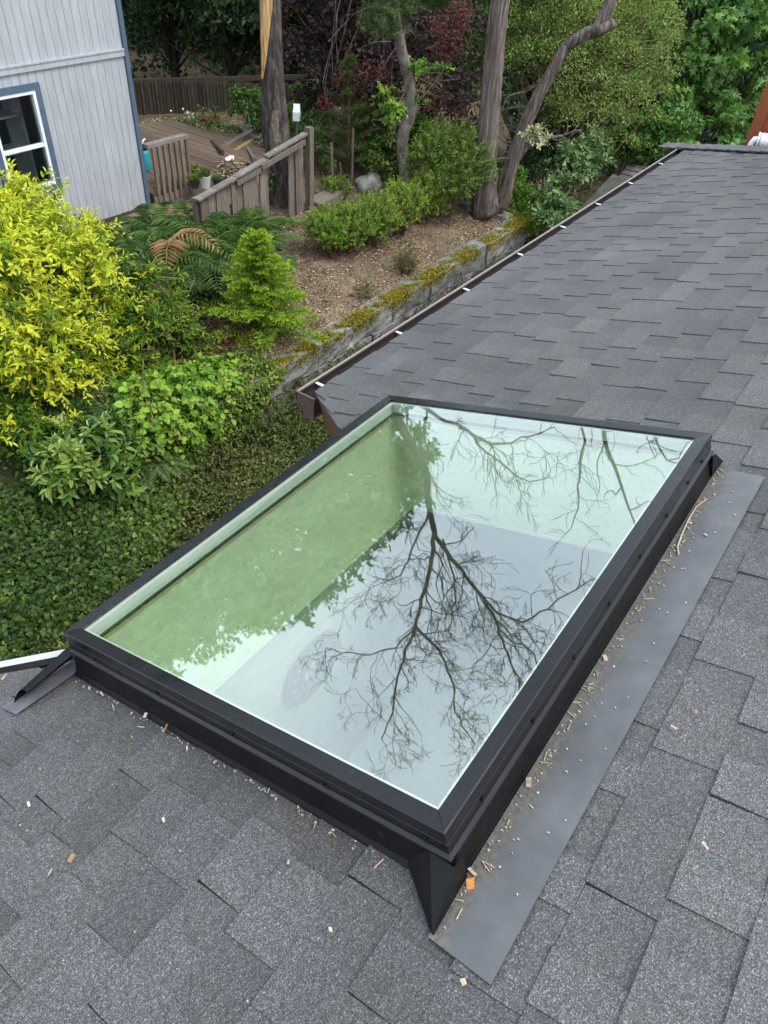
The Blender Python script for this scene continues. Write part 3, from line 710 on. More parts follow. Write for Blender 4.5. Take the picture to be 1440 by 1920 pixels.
# outer walls and the room below
b = Buf(); b.box((2.75, 1.56, -.3), (8.3, 1.66, 2.75)); build('wall', b, M['fascia'], house)
b = Buf(); b.box((-2.2, 1.44, -.3), (2.748, 1.52, 2.60)); build('wall', b, M['fascia'], house)
ROOMX0, ROOMX1, ROOMY0, ROOMY1, FLZ, TC = -.25, 3.35, -1.7, 1.40, .15, -.40
b = Buf(); b.box((ROOMX0 - .06, ROOMY0 - .06, FLZ - .1), (ROOMX1 + .06, ROOMY1 + .02, FLZ)); build('floor', b, M['room_floor'], house)
def ceil_z(y): return float(rp(0, 0, TC)[2] + V2[2] / V2[1] * (y - rp(0, 0, TC)[1]))      # underside of the sloping ceiling
ca, cb = ceil_z(ROOMY0) + .004, ceil_z(ROOMY1) + .004
for x0, x1 in ((ROOMX1, ROOMX1 + .02), (ROOMX0 - .02, ROOMX0)):
    b = Buf(); b.prism([(x0, ROOMY0, FLZ), (x0, ROOMY1 + .02, FLZ), (x0, ROOMY1 + .02, cb), (x0, ROOMY0, ca)], (x1 - x0, 0, 0)); build('room_wall', b, M['room_wall'], house, fixn=True)
b = Buf(); b.box((ROOMX0, ROOMY1, FLZ), (ROOMX1, ROOMY1 + .02, cb)); build('room_wall', b, M['white_liner'], house)
b = Buf(); b.box((ROOMX0, ROOMY0 - .02, FLZ), (ROOMX1, ROOMY0, ca)); build('room_wall', b, M['room_wall'], house)
WI = .034                                               # light well inset from the frame
wu0, wu1, wv0, wv1 = SKU0 + WI, SKU1 - WI, SKV0 + WI, SKV1 - WI
b = Buf()
for q in ([(-.4, -2.2), (3.5, -2.2), (3.5, wv0), (-.4, wv0)], [(-.4, wv1), (3.5, wv1), (3.5, 2.15), (-.4, 2.15)], [(-.4, wv0), (wu0, wv0), (wu0, wv1), (-.4, wv1)], [(wu1, wv0), (3.5, wv0), (3.5, wv1), (wu1, wv1)]):
    rquad(b, q, TC, TC + .015)
build('ceiling', b, M['drywall'], house)

# ------------------------------------------------------------------ skylight
sl = empty('skylight', rp(1.45, 1.28, 0), 'large black framed glass skylight on the shingled roof', 'skylight')
RECT = [(SKU0, SKV0), (SKU0, SKV1), (SKU1, SKV1), (SKU1, SKV0)]   # near-right, near-left, far-left, far-right
SGN = [(-1, -1), (-1, 1), (1, 1), (1, -1)]
def sweep(b, prof, i, tone=.5):                         # mitred side i (corner i -> i+1) of a profile [(outward, t)]
    n = len(prof); P = []
    for c in (i, (i + 1) % 4):
        for o, t in prof: P.append(rp(RECT[c][0] + SGN[c][0] * o, RECT[c][1] + SGN[c][1] * o, t))
    b.add(P, [(j, (j + 1) % n, (j + 1) % n + n, j + n) for j in range(n)] + [tuple(range(n)), tuple(range(2 * n - 1, n - 1, -1))], tone)
FW = .040
FP = [(-FW, .160), (-FW, .1685), (-.003, .1715), (0, .1690), (0, .1375), (-.0025, .1365), (-.0025, .1335), (0, .1325), (0, .104), (.009, .100), (.009, .094), (-.012, .094), (-.012, .158)]
for i in range(4):
    b = Buf(); sweep(b, FP, i); build('frame_rail', b, M['frame'], sl, fixn=True)
for i in range(4):
    b = Buf(); fo = .024 if i == 0 else .011
    sweep(b, [(-.004, .0935), (.001, .085), (fo * .6, .02), (fo, .010), (fo, -.001), (-.02, -.001), (-.02, .0935)], i); build('curb_flashing', b, M['curb'], sl, fixn=True)
for i in range(4):
    b = Buf(); sweep(b, [(-.014, .158), (-FW - .010, .158), (-FW - .010, .149), (-FW - .002, .147), (-FW - .002, .112), (-.014, .112)], i); build('liner', b, M['white_liner'], sl, fixn=True)
    b = Buf(); sweep(b, [(-.02, .1115), (-FW + .006, .1115), (-FW + .006, .0925), (-.02, .0925)], i); build('gasket', b, M['gasket'], sl, fixn=True)
    b = Buf(); sweep(b, [(-.014, .092), (-WI - .005, .092), (-WI - .005, .083), (-.014, .083)], i); build('wood_edge', b, M['raw_wood'], sl, fixn=True)
    b = Buf(); sweep(b, [(-.016, .0825), (-WI, .0825), (-WI, TC + .017), (-.016, TC + .017)], i); build('light_well_panel', b, M['drywall'], sl, fixn=True)
for t in (.1590, .1340):
    b = Buf(); o = FW - .006 if t > .15 else FW + .0015
    rquad(b, [(SKU0 + o, SKV0 + o), (SKU1 - o, SKV0 + o), (SKU1 - o, SKV1 - o), (SKU0 + o, SKV1 - o)], t, t + .003)
    build('glass_pane', b, M['glass'] if t > .15 else M['glass_inner'], sl, label='clear greenish pane mirroring sky and bare branches')
def screw(u, v, ax):
    b = Buf(); c = rp(u, v, .1175); d = np.array([-1.0, 0, 0]) if ax == 'u' else -V2
    b.tube([c, c + d * .004, c + d * .0055], [.0065, .0065, .003], 8); build('screw', b, M['frame'], sl)
for v in (.66, .93, 1.23, 1.53, 1.83): screw(SKU0, v, 'u')
for u in (.75, .98, 1.2, 1.42, 1.64, 1.86, 2.06, 2.2): screw(u, SKV0, 'v')
# corner welds
for c in range(4):
    b = Buf()
    for j in range(9):
        o = -.004 - (FW - .008) * j / 8
        p = rp(RECT[c][0] + SGN[c][0] * o, RECT[c][1] + SGN[c][1] * o, .1702 - .002 * j / 8)
        b.tube([p - NR * .002, p + NR * .0012], [.0034, .0018], 6)
    build('corner_weld', b, M['curb'], sl)
# folded flashing ends
def sheet(b, pts, th=.0025):
    P = np.array(pts, float); n = unit(np.cross(P[1] - P[0], P[2] - P[0])); b.prism(P, n * th)
b = Buf(); e = SKV0 - .014
sheet(b, [rp(SKU0 - .01, e, .088), rp(.502, e - .004, .014), rp(SKU0 - .02, SKV0 + .105, .016), rp(SKU0 - .008, SKV0 + .085, .055), rp(SKU0 - .004, SKV0 + .045, .090)])
sheet(b, [rp(SKU0 + .02, e, .088), rp(SKU0 - .01, e, .088), rp(.502, e - .004, .013), rp(SKU0 + .02, e, .013)])
build('flashing_boot', b, M['curb'], sl)
b = Buf()
sheet(b, [rp(SKU1 - .02, e, .088), rp(SKU1 + .012, e, .086), rp(2.396, e - .004, .013), rp(SKU1 - .02, e, .013)])
sheet(b, [rp(SKU1 + .012, e, .086), rp(2.396, e - .004, .013), rp(SKU1 + .012, e + .07, .013)])
build('flashing_boot', b, M['curb'], sl)
b = Buf(); e2 = SKV1 + .016
n = 8; R1 = []
for j in range(n):                                       # rolled, curled end at the lower left corner
    a = math.pi * .62 * j / (n - 1)
    R1.append((math.cos(a), math.sin(a)))
Pn = [rp(SKU0 + .02, e2 + .075 - .065 * (1 - c), .016 + .075 * s_) for c, s_ in R1]
Pf = [rp(.425 + .035 * s_, e2 + .072 - .04 * (1 - c), .014 + .050 * s_ * (1 - .2 * s_)) for c, s_ in R1]
b.add(Pn + Pf, [(j, j + 1, j + 1 + n, j + n) for j in range(n - 1)])
b.add([p + np.array([0, 0, -.004]) for p in Pn + Pf], [(j, j + n, j + 1 + n, j + 1) for j in range(n - 1)])
build('flashing_boot', b, M['curb'], sl, smooth=True)
b = Buf(); rquad(b, [(.485, .449), (2.330, .437), (2.345, SKV0 - .012), (.497, SKV0 - .012)], .0125, .0150); build('step_flashing', b, M['flash'], sl)
b = Buf(); rquad(b, [(.402, 1.995), (SKU0 + .01, 1.975), (SKU0 + .01, 2.035), (.395, 2.068)], .0125, .0145); build('step_flashing', b, M['flash_clean'], sl)

# ------------------------------------------------------------------ things in the room
c = at(585, 1250, y=ROOMY1 - .015)
clk = empty('wall_clock', c + np.array([0, 0, -.2]), 'round grey openwork wall clock seen through the skylight', 'clock')
def ringY(b, c, r0, r1, th, seg=36):
    a = np.linspace(0, 2 * np.pi, seg, endpoint=False); P = []
    for r, y in ((r0, 0), (r1, 0), (r1, -th), (r0, -th)):
        P += [(c[0] + r * math.cos(x), c[1] + y, c[2] + r * math.sin(x)) for x in a]
    b.add(P, [(k_ * seg + j, k_ * seg + (j + 1) % seg, ((k_ + 1) % 4) * seg + (j + 1) % seg, ((k_ + 1) % 4) * seg + j) for k_ in range(4) for j in range(seg)])
b = Buf(); ringY(b, c, .172, .205, .02); build('rim', b, M['clock_iron'], clk)
b = Buf(); ringY(b, c, .075, .09, .018); build('inner_ring', b, M['clock_iron'], clk)
for i in range(12):
    a = i * math.pi / 6; d = np.array([math.cos(a), 0, math.sin(a)])
    b = Buf(); b.beam(c + d * .088 + [0, -.009, 0], c + d * .174 + [0, -.009, 0], .016, .012, up=(0, 1, 0)); build('numeral', b, M['clock_iron'], clk)
# bathtub with oval basin
tb = empty('bathtub', (2.0, .8, FLZ), 'white oval basin bathtub below the skylight', 'bathtub')
TX0, TX1, TY0, TY1, TZ = .95, 3.30, .28, 1.36, .72
seg = 40; a = np.linspace(0, 2 * np.pi, seg, endpoint=False)
cx_, cy_ = 2.12, .80
b = Buf()
outer = []
for x in a:
    cxx, sxx = math.cos(x), math.sin(x); kx = min((TX1 - cx_) / abs(cxx) if abs(cxx) > 1e-6 else 9e9, 9e9) if cxx > 0 else (cx_ - TX0) / max(abs(cxx), 1e-6)
    ky = ((TY1 - cy_) if sxx > 0 else (cy_ - TY0)) / max(abs(sxx), 1e-6); kk = min(kx, ky); outer.append((cx_ + cxx * kk, cy_ + sxx * kk))
rings = [[(x, y, FLZ) for x, y in outer], [(x, y, TZ - .02) for x, y in outer], [(cx_ + (x - cx_) * .985, cy_ + (y - cy_) * .97, TZ) for x, y in outer]]
for rx, ry, z in ((.92, .42, TZ + .004), (.90, .40, TZ + .012), (.87, .375, TZ - .01), (.82, .34, TZ - .18), (.74, .29, TZ - .36), (.55, .2, TZ - .42), (.02, .02, TZ - .43)):
    rings.append([(cx_ + rx * math.cos(x), cy_ + ry * math.sin(x), z) for x in a])
b.add([p for r in rings for p in r], [(i * seg + j, i * seg + (j + 1) % seg, (i + 1) * seg + (j + 1) % seg, (i + 1) * seg + j) for i in range(len(rings) - 1) for j in range(seg)])
build('tub_shell', b, M['tub'], tb, smooth=True)
b = Buf(); b.tube([(2.98, .8, TZ), (2.98, .8, TZ + .10), (2.94, .8, TZ + .16), (2.84, .8, TZ + .15)], .018, 10); build('faucet', b, M['white_metal'], tb, smooth=True)
for y in (.66, .94):
    b = Buf(); b.lathe([(.028, 0), (.028, .02), (.016, .05), (.022, .06), (.0, .062)], (2.98, y, TZ), 12); build('tap_handle', b, M['white_metal'], tb, smooth=True)
b = Buf(); b.tube([(cx_ - .06, cy_ - .365, TZ - .02), (cx_, cy_ - .33, TZ + .03), (cx_ + .06, cy_ - .365, TZ - .02)], .012, 8); build('grip', b, M['white_metal'], tb, smooth=True)

# ------------------------------------------------------------------ neighbour's house
HY = 8.66
HX1 = 6.78
nb = empty('siding_house', (2.5, HY + 2, .6), 'pale grey grooved siding house with blue trim at the upper left', 'house')
zb = 1.04
bandT, bandB = at(228, 91, y=HY)[2], at(231, 104, y=HY)[2]
wr, wb_ = at(103, 343, y=HY), at(35, 348, y=HY)
wt = at(62, 168, y=HY)
WX1, WZ0, WZ1 = wr[0], wr[2], wt[2]; WX0 = WX1 - .60
holes = [(WX0, WX1, WZ0, WZ1), (WX0 - .80, WX0 - .20, WZ0, WZ1)]
x = HX1 - .05; ZT = 5.0
i = 0
while x > 1.6:
    x0 = x - .1045
    for z0, z1 in ((zb, bandB - .002), (bandT + .002, ZT)):
        segs = [(z0, z1)]
        for hx0, hx1, hz0, hz1 in holes:
            if x0 < hx1 + .05 and x > hx0 - .05 and z0 < hz0:
                segs = [(z0, hz0 - .05), (hz1 + .05, z1)]
        for s0, s1 in segs:
            b = Buf(); b.box((x0 + .005, HY - .006, s0 + rng.uniform(-.002, .002)), (x, HY + .004, s1), rng.uniform(.1, .9)); build('siding_board', b, M['siding'], nb)
    x = x0
b = Buf()
bx = lambda p, q: b.box(p, q)
for (p, q) in (((-3, HY + .004, zb), (WX0 - .80, HY + .12, ZT)), ((WX0 - .80, HY + .004, zb), (WX1, HY + .12, WZ0)), ((WX0 - .80, HY + .004, WZ1), (WX1, HY + .12, ZT)), ((WX0 - .2, HY + .004, WZ0), (WX0, HY + .12, WZ1)), ((WX1, HY + .004, zb), (HX1 - .04, HY + .12, ZT))): bx(p, q)
for (p, q) in (((HX1 - .12, HY + .12, zb), (HX1 - .02, HY + 7, ZT)), ((-3, HY + 6.9, zb), (HX1 - .12, HY + 7, ZT)), ((-3, HY + .12, zb), (-2.9, HY + 6.9, ZT)), ((-2.9, HY + .12, zb - .1), (HX1 - .12, HY + 6.9, zb - .002))): bx(p, q)
build('wall', b, M['siding'], nb)
b = Buf(); b.box((-3, HY - .03, bandB), (HX1 - .046, HY + .003, bandT), .5); b.box((-3, HY - .04, bandT - .012), (HX1 - .048, HY + .002, bandT + .006)); build('band_board', b, M['siding'], nb)
b = Buf(); b.box((HX1 - .045, HY - .035, zb - .06), (HX1 + .012, HY + .05, ZT)); build('corner_trim', b, M['trim_blue'], nb)
b = Buf(); b.box((HX1 - .015, HY + .051, zb - .06), (HX1 + .012, HY + .13, ZT)); build('corner_trim', b, M['trim_blue'], nb)
b = Buf(); b.box((-3, HY - .006, zb - .05), (HX1 - .05, HY + .1, zb - .004)); build('skirt_board', b, M['dark_fence'], nb)
b = Buf(); b.hexa([(-3.4, HY - .5, ZT - .02), (HX1 + .4, HY - .5, ZT - .02), (HX1 + .4, HY + 3.5, ZT + 1.3), (-3.4, HY + 3.5, ZT + 1.3), (-3.4, HY - .5, ZT + .13), (HX1 + .4, HY - .5, ZT + .13), (HX1 + .4, HY + 3.5, ZT + 1.45), (-3.4, HY + 3.5, ZT + 1.45)])
b.hexa([(-3.4, HY + 3.5, ZT + 1.3), (HX1 + .4, HY + 3.5, ZT + 1.3), (HX1 + .4, HY + 7.5, ZT - .02), (-3.4, HY + 7.5, ZT - .02), (-3.4, HY + 3.5, ZT + 1.45), (HX1 + .4, HY + 3.5, ZT + 1.45), (HX1 + .4, HY + 7.5, ZT + .13), (-3.4, HY + 7.5, ZT + .13)])
build('roof', b, M['far_roof'], nb)
for hx0, hx1, hz0, hz1 in holes:
    tw = .07
    b = Buf()
    b.box((hx0 - tw, HY - .035, hz0 - tw), (hx0, HY + .0, hz1 + tw)); b.box((hx1, HY - .035, hz0 - tw), (hx1 + tw, HY + .0, hz1 + tw))
    b.box((hx0, HY - .034, hz1), (hx1, HY + .0, hz1 + tw)); b.box((hx0, HY - .034, hz0 - tw), (hx1, HY + .0, hz0))
    win = build('window', b, M['trim_blue'], nb)
    b = Buf(); f = .035; zm = hz0 + (hz1 - hz0) * .44
    b.box((hx0, HY - .028, hz0), (hx0 + f, HY + .05, hz1)); b.box((hx1 - f, HY - .028, hz0), (hx1, HY + .05, hz1))
    b.box((hx0 + f, HY - .027, hz1 - f), (hx1 - f, HY + .05, hz1)); b.box((hx0 + f, HY - .027, hz0), (hx1 - f, HY + .05, hz0 + f)); b.box((hx0 + f, HY - .020, zm - .02), (hx1 - f, HY + .03, zm + .02))
    build('sash', b, M['white_vinyl'], win)
    for z0, z1, yy in ((hz0 + f, zm - .02, .005), (zm + .02, hz1 - f, .016)):
        b = Buf(); b.box((hx0 + f, HY + yy, z0), (hx1 - f, HY + yy + .004, z1)); build('pane', b, M['wglass'], win)
# shelf and boxes inside
shf = empty('storage_shelf', (WX0 + .3, HY + .7, zb), 'cluttered shelf with pale boxes behind the house window', 'shelf')
b = Buf()
for z in (zb + .02, zb + .45, zb + .85, zb + 1.25): b.box((WX0 - .3, HY + .5, z), (WX1 + .1, HY + .85, z + .025))
for xx in (WX0 - .3, WX1 + .06): b.box((xx, HY + .5, zb), (xx + .04, HY + .85, zb + 1.6))
build('rack', b, M['white_vinyl'], shf)
for i in range(9):
    xx = WX0 - .2 + rng.uniform(0, .75); z = zb + [.047, .477, .877][i % 3]; s_ = rng.uniform(.06, .16)
    b = Buf(); b.box((xx, HY + .55, z), (xx + s_, HY + .75, z + s_ * rng.uniform(.7, 1.3))); build('carton', b, M['pale_pot'] if i % 2 else M['dark_room'], shf)

# ------------------------------------------------------------------ deck, railing, pots
dk = empty('wooden_deck', (8.2, 9.9, .6), 'weathered brown plank deck beside the grey house', 'deck')
DZ = 1.18
x = HX1 + .06; i = 0
while x < 9.45:
    y1 = 11.4 - .35 * max(0, x - 8.6) ; y0 = 8.62 + .02 * rng.standard_normal() - (.10 if 7.4 < x < 8.2 else 0)
    b = Buf(); b.box((x, y0, DZ - .035), (x + .132, y1, DZ + rng.uniform(-.003, .003)), rng.uniform(.0, 1)); build('deck_board', b, M['deck_wood'], dk); x += .139
b = Buf(); b.box((HX1 + .05, 8.56, DZ - .2), (9.45, 8.60, DZ - .04)); build('rim_joist', b, M['old_wood'], dk)
for xx in (HX1 + .1, 8.0, 9.3):
    b = Buf(); b.box((xx, 8.66, .3), (xx + .1, 8.76, DZ - .04)); build('post', b, M['old_wood'], dk)
rl = empty('deck_railing', (7.2, 8.6, DZ), 'short brown wooden railing with balusters on the deck edge', 'railing')
ra, rb_ = at(272, 266, y=8.60), at(349, 256, y=8.60)
RZ = (ra[2] + rb_[2]) / 2
b = Buf(); b.box((ra[0], 8.55, RZ - .045), (rb_[0], 8.66, RZ), .7); build('top_rail', b, M['lichen_wood'], rl)
b = Buf(); b.box((ra[0] + .04, 8.58, DZ + .06), (rb_[0] - .02, 8.62, DZ + .10)); build('bottom_rail', b, M['rail_wood'], rl)
for i in range(7):
    xx = ra[0] + .05 + (rb_[0] - ra[0] - .12) * i / 6
    b = Buf(); b.box((xx, 8.535 + rng.uniform(0, .004), DZ - .12), (xx + .04, 8.575, RZ - .047), rng.uniform(.2, .9)); build('baluster', b, M['rail_wood'], rl)
def pot(p, r, h, mat, label, plant, pm, nleaf=60, hgt=.15):
    t = empty('flower_pot', p, label, 'plant pot')
    b = Buf(); b.lathe([(r * .72, 0), (r * .95, h * .9), (r, h * .9), (r, h), (r * .9, h), (r * .86, h * .8), (.0, h * .8)], p, 18); build('pot', b, mat, t, smooth=False)
    b = Buf(); n = nleaf; d = unit(rng.standard_normal((n, 3)) * [.5, .5, .2] + [0, 0, 1.0]); P = np.array(p) + [0, 0, h * .8] + rng.normal(0, r * .4, (n, 3)) * [1, 1, 0]
    leafset(b, P, d, rng.standard_normal((n, 3)), hgt * rng.uniform(.6, 1.3, n), plant, rng.uniform(.2, .9, n), 'd'); build('plant', b, pm, t)
pot(at(386, 352, z=DZ), .085, .17, M['pale_pot'], 'pale round pot with chives on the deck corner', .012, M['fern'], 90, .14)
pot(at(408, 345, z=DZ), .07, .08, M['dark_pot'], 'small black pot right of the pale pot', .02, M['midtree'], 50, .07)
pot(at(366, 352, z=DZ), .07, .12, M['dark_pot'], 'small black pot left of the pale pot', .03, M['roundleaf'], 80, .09)
pot(at(367, 322, z=DZ), .10, .06, M['terracotta'], 'shallow terracotta dish with small plants on the deck', .03, M['roundleaf'], 60, .05)
p = at(274, 318, z=DZ); p = np.array([max(p[0], HX1 + .12), p[1], DZ])
bt = empty('spray_bottle', p, 'teal canister with dark cap standing beside the house corner', 'canister')
b = Buf(); b.lathe([(0, 0), (.075, 0), (.08, .02), (.08, .24), (.07, .27), (.05, .28)], p, 20); build('body', b, M['teal'], bt, smooth=True)
b = Buf(); b.lathe([(.055, .275), (.066, .285), (.066, .34), (.045, .36), (.0, .36)], p, 20); build('cap', b, M['dark_pot'], bt, smooth=True)
b = Buf(); b.tube([p + [0, 0, .36], p + [.02, 0, .40], p + [.06, 0, .41]], .014, 8); build('nozzle', b, M['plastic_white'], bt)

# ------------------------------------------------------------------ grey plank fence in front of the trunk
FL, FR = np.array([6.34, 7.12]), np.array([8.66, 7.30])
fdir = unit(FR - FL); fn = np.array([-fdir[1], fdir[0]])
def fence_pt(px):                                       # where a photo column meets the fence line
    w = ray(px, 340); A_ = np.array([[w[0], -fdir[0]], [w[1], -fdir[1]]]); s_, q = np.linalg.solve(A_, FL); return q
fz = lambda q: 1.62 + .27 * q / 2.33
fe = empty('plank_fence', (*((FL + FR) / 2), .7), 'leaning grey plank fence with a lichen covered top rail', 'fence')
cols = [372, 389, 402, 418, 432, 446, 457, 472, 486, 497, 507]
cols2 = [545, 556, 563, 573]
def plank(px0, px1, back=0, ztop=0):
    q0, q1 = fence_pt(px0), fence_pt(px1 - .5); th = .022; off = .03 * back + rng.uniform(-.004, .004)
    g0, g1 = FL + fdir * q0 + fn * off, FL + fdir * q1 + fn * off; lean = rng.normal(0, .012)
    zt0, zt1 = fz(q0) - .02 + ztop, fz(q1) - .02 + ztop; zb_ = H(*g0) - .05
    P = []
    for zz0, zz1, dx in ((zb_, zb_, 0), (zt0, zt1, lean)):
        for gg, z in ((g0, zz0), (g1, zz1)): P.append((gg[0] + dx, gg[1], z))
        for gg, z in ((g1 + fn * th, zz1), (g0 + fn * th, zz0)): P.append((gg[0] + dx, gg[1], z))
    b = Buf(); b.hexa(P, rng.uniform(.1, 1)); build('plank', b, M['old_wood'], fe)
for i, (a, c) in enumerate(zip(cols[:-1], cols[1:])): plank(a, c, i % 2)
for i, (a, c) in enumerate(zip(cols2[:-1], cols2[1:])): plank(a, c, (i + 1) % 2)
def frail(px0, px1, dz, off, w=.10):
    q0, q1 = fence_pt(px0), fence_pt(px1); a = FL + fdir * q0 - fn * off; c = FL + fdir * q1 - fn * off
    b = Buf(); b.beam((*a, fz(q0) + dz), (*c, fz(q1) + dz), w, .024, tone=.5); build('top_rail', b, M['lichen_wood'], fe)
frail(364, 440, .0, .0); frail(441, 500, .004, .0); frail(500, 574, .035, .0, .09)
def frail2(px0, px1, dz, off):
    q0, q1 = fence_pt(px0), fence_pt(px1); a = FL + fdir * q0 - fn * off; c = FL + fdir * q1 - fn * off
    b = Buf(); b.beam((*a, fz(q0) + dz), (*c, fz(q1) + dz), .025, .065, tone=.4); build('face_rail', b, M['old_wood'], fe)
frail2(440, 500, -.065, .035); frail2(486, 566, -.035, .06)
q = fence_pt(580); g0 = FL + fdir * q; b = Buf(); b.box((g0[0] - .045, g0[1] - .05, H(*g0) - .1), (g0[0] + .045, g0[1] + .045, fz(q) + .09), .5); build('post', b, M['old_wood'], fe)
q = fence_pt(374); g0 = FL + fdir * q; b = Buf(); b.box((g0[0] - .04, g0[1] + .06, H(*g0) - .1), (g0[0] + .04, g0[1] + .14, fz(q) - .03), .4); build('post', b, M['old_wood'], fe)

# ------------------------------------------------------------------ dark picket fence at the back of the garden
pf = empty('picket_fence', (13.0, 12.6, .5), 'dark old picket fence at the back of the garden', 'fence')
pA, pB = at(215, 232, d=18.4), at(612, 215, d=18.2)
n = 62
for i in range(n):
    f = i / (n - 1); g0 = pA[:2] * (1 - f) + pB[:2] * f; z0 = H(*g0) - .1
    zt = at(215 + 397 * f, 138 + 12 * f, d=np.hypot(*g0))[2] + (rng.normal(0, .03) if .1 < i < 3.0 else 0) if .1 < i < 3.0 else 1.0
    d = unit(pB[:2] - pA[:2]); w = .060 + rng.uniform(-.006, .006)
    a, c = g0 - d * w, g0 + d * w; nn = np.array([-d[1], d[0]]) * .02
    b = Buf(); b.prism([(*a, z0), (*c, z0), (*c, zt - .07), (*(g0 + d * w * .4), zt), (*(g0 - d * w * .4), zt), (*a, zt - .07)], (*nn, 0), rng.uniform(0, 1)); build('picket', b, M['dark_fence'], pf)
for dz in (.2, .62):
    b = Buf(); b.beam((pA[0] + .05, pA[1] + .06, H(*pA[:2]) + dz), (pB[0] + .05, pB[1] + .06, H(*pB[:2]) + dz), .05, .09); build('rail', b, M['dark_fence'], pf)

# ------------------------------------------------------------------ retaining wall
rw = empty('retaining_wall', (7.9, 5.0, 0), 'grey stone block retaining wall with golden moss on top', 'wall')
def rock_block(x0, x1, y0, y1, z0, z1, tone):
    nxb, nyb, nzb = 6, 3, 4; P = {}; V = []; F = []
    def vid(i, j, k_):
        if (i, j, k_) not in P:
            c = np.array([x0 + (x1 - x0) * i / nxb, y0 + (y1 - y0) * j / nyb, z0 + (z1 - z0) * k_ / nzb])
            e = (i in (0, nxb)) + (j in (0, nyb)) + (k_ in (0, nzb))
            ctr = np.array([(x0 + x1) / 2, (y0 + y1) / 2, (z0 + z1) / 2])
            c = c + (ctr - c) * (.0 if e < 2 else .035) * np.array([.35, 1, 1]) + rng.normal(0, .009, 3) * [.5, 1, 1]
            P[(i, j, k_)] = len(V); V.append(c)
        return P[(i, j, k_)]
    for i in range(nxb):
        for j in range(nyb):
            F += [(vid(i, j, 0), vid(i, j + 1, 0), vid(i + 1, j + 1, 0), vid(i + 1, j, 0)), (vid(i, j, nzb), vid(i + 1, j, nzb), vid(i + 1, j + 1, nzb), vid(i, j + 1, nzb))]
        for k_ in range(nzb):
            F += [(vid(i, 0, k_), vid(i + 1, 0, k_), vid(i + 1, 0, k_ + 1), vid(i, 0, k_ + 1)), (vid(i, nyb, k_), vid(i, nyb, k_ + 1), vid(i + 1, nyb, k_ + 1), vid(i + 1, nyb, k_))]
    for j in range(nyb):
        for k_ in range(nzb):
            F += [(vid(0, j, k_), vid(0, j, k_ + 1), vid(0, j + 1, k_ + 1), vid(0, j + 1, k_)), (vid(nxb, j, k_), vid(nxb, j + 1, k_), vid(nxb, j + 1, k_ + 1), vid(nxb, j, k_ + 1))]
    b = Buf(); b.add(V, F, tone); return b
for row, (z0, z1) in enumerate(((-.08, .27), (.28, .58))):
    x = 3.75 + (.35 if row else 0)
    while x < 11.35:
        w = rng.uniform(.62, .98); x1 = min(x + w, 11.42)
        if x1 - x > .2:
            yo = rng.uniform(-.02, .02) + (.015 if row else 0)
            b = rock_block(x + .006, x1 - .006, 4.88 + yo, 5.16 + yo, z0, z1 + rng.uniform(-.015, .02), rng.uniform(0, 1)); build('block', b, M['block'], rw)
        x = x1
for i, (y0, y1) in enumerate(((5.18, 5.75), (5.76, 6.3), (6.31, 6.8))):
    b = rock_block(11.16, 11.40, y0, y1, .05, .62 + .05 * i, rng.uniform(0, 1)); build('block', b, M['block'], rw)
b = rock_block(10.95, 11.18, 5.55, 6.6, .55, .80, .4); build('block', b, M['block'], rw)
def moss_patch(x0, x1, y, z, n, spread=.07, fall=.12):
    b = Buf(); P = np.stack([rng.uniform(x0, x1, n), y + rng.normal(0, spread, n), np.full(n, z)], -1)
    P[:, 1] = np.clip(P[:, 1], 4.82, 20); fr = np.clip((4.90 - P[:, 1]) / .08, 0, 1); P[:, 2] -= fr * rng.uniform(0, fall, n)
    wv = np.abs(np.sin(P[:, 0] * 9)) * .02; P[:, 2] += rng.uniform(.0, .022, n) + .5 * wv * (1 - fr)
    P[:, 1] = np.where(fr > 0, 4.868, P[:, 1])
    keep = (np.sin(P[:, 0] * 7.3 + 2) + np.sin(P[:, 0] * 17 + P[:, 1] * 31) + rng.normal(0, .7, n)) > -.5; P = P[keep]; n = len(P)
    leafset(b, P, rnd_dirs(n) + [0, -.2, .15], rnd_dirs(n), .026 * rng.uniform(.5, 1.3, n), .014, rng.uniform(0, 1, n), 'd'); o = build('moss', b, M['moss'], rw, kind='stuff', label='golden moss clump')
for x0, x1, k_ in ((5.0, 5.95, 1.1), (6.05, 7.15, 1.1), (7.2, 7.8, .9), (7.8, 8.3, .8), (8.3, 9.1, 1.), (9.15, 9.85, .8), (10.0, 10.9, .9), (10.9, 11.4, 1.4)):
    moss_patch(x0, x1, 4.95, .585, int(4200 * (x1 - x0) * k_ + 400), .08, .15)
moss_patch(11.15, 11.42, 5.5, .64, 700, .45)
b = Buf(); n = 700; P = np.stack([rng.uniform(10.95, 11.2, n), rng.uniform(5.55, 6.6, n), np.full(n, .81) + rng.uniform(0, .02, n)], -1); leafset(b, P, rnd_dirs(n) + [0, 0, .4], rnd_dirs(n), .035, .018, rng.uniform(0, 1, n), 'd'); build('moss', b, M['moss'], rw, kind='stuff')

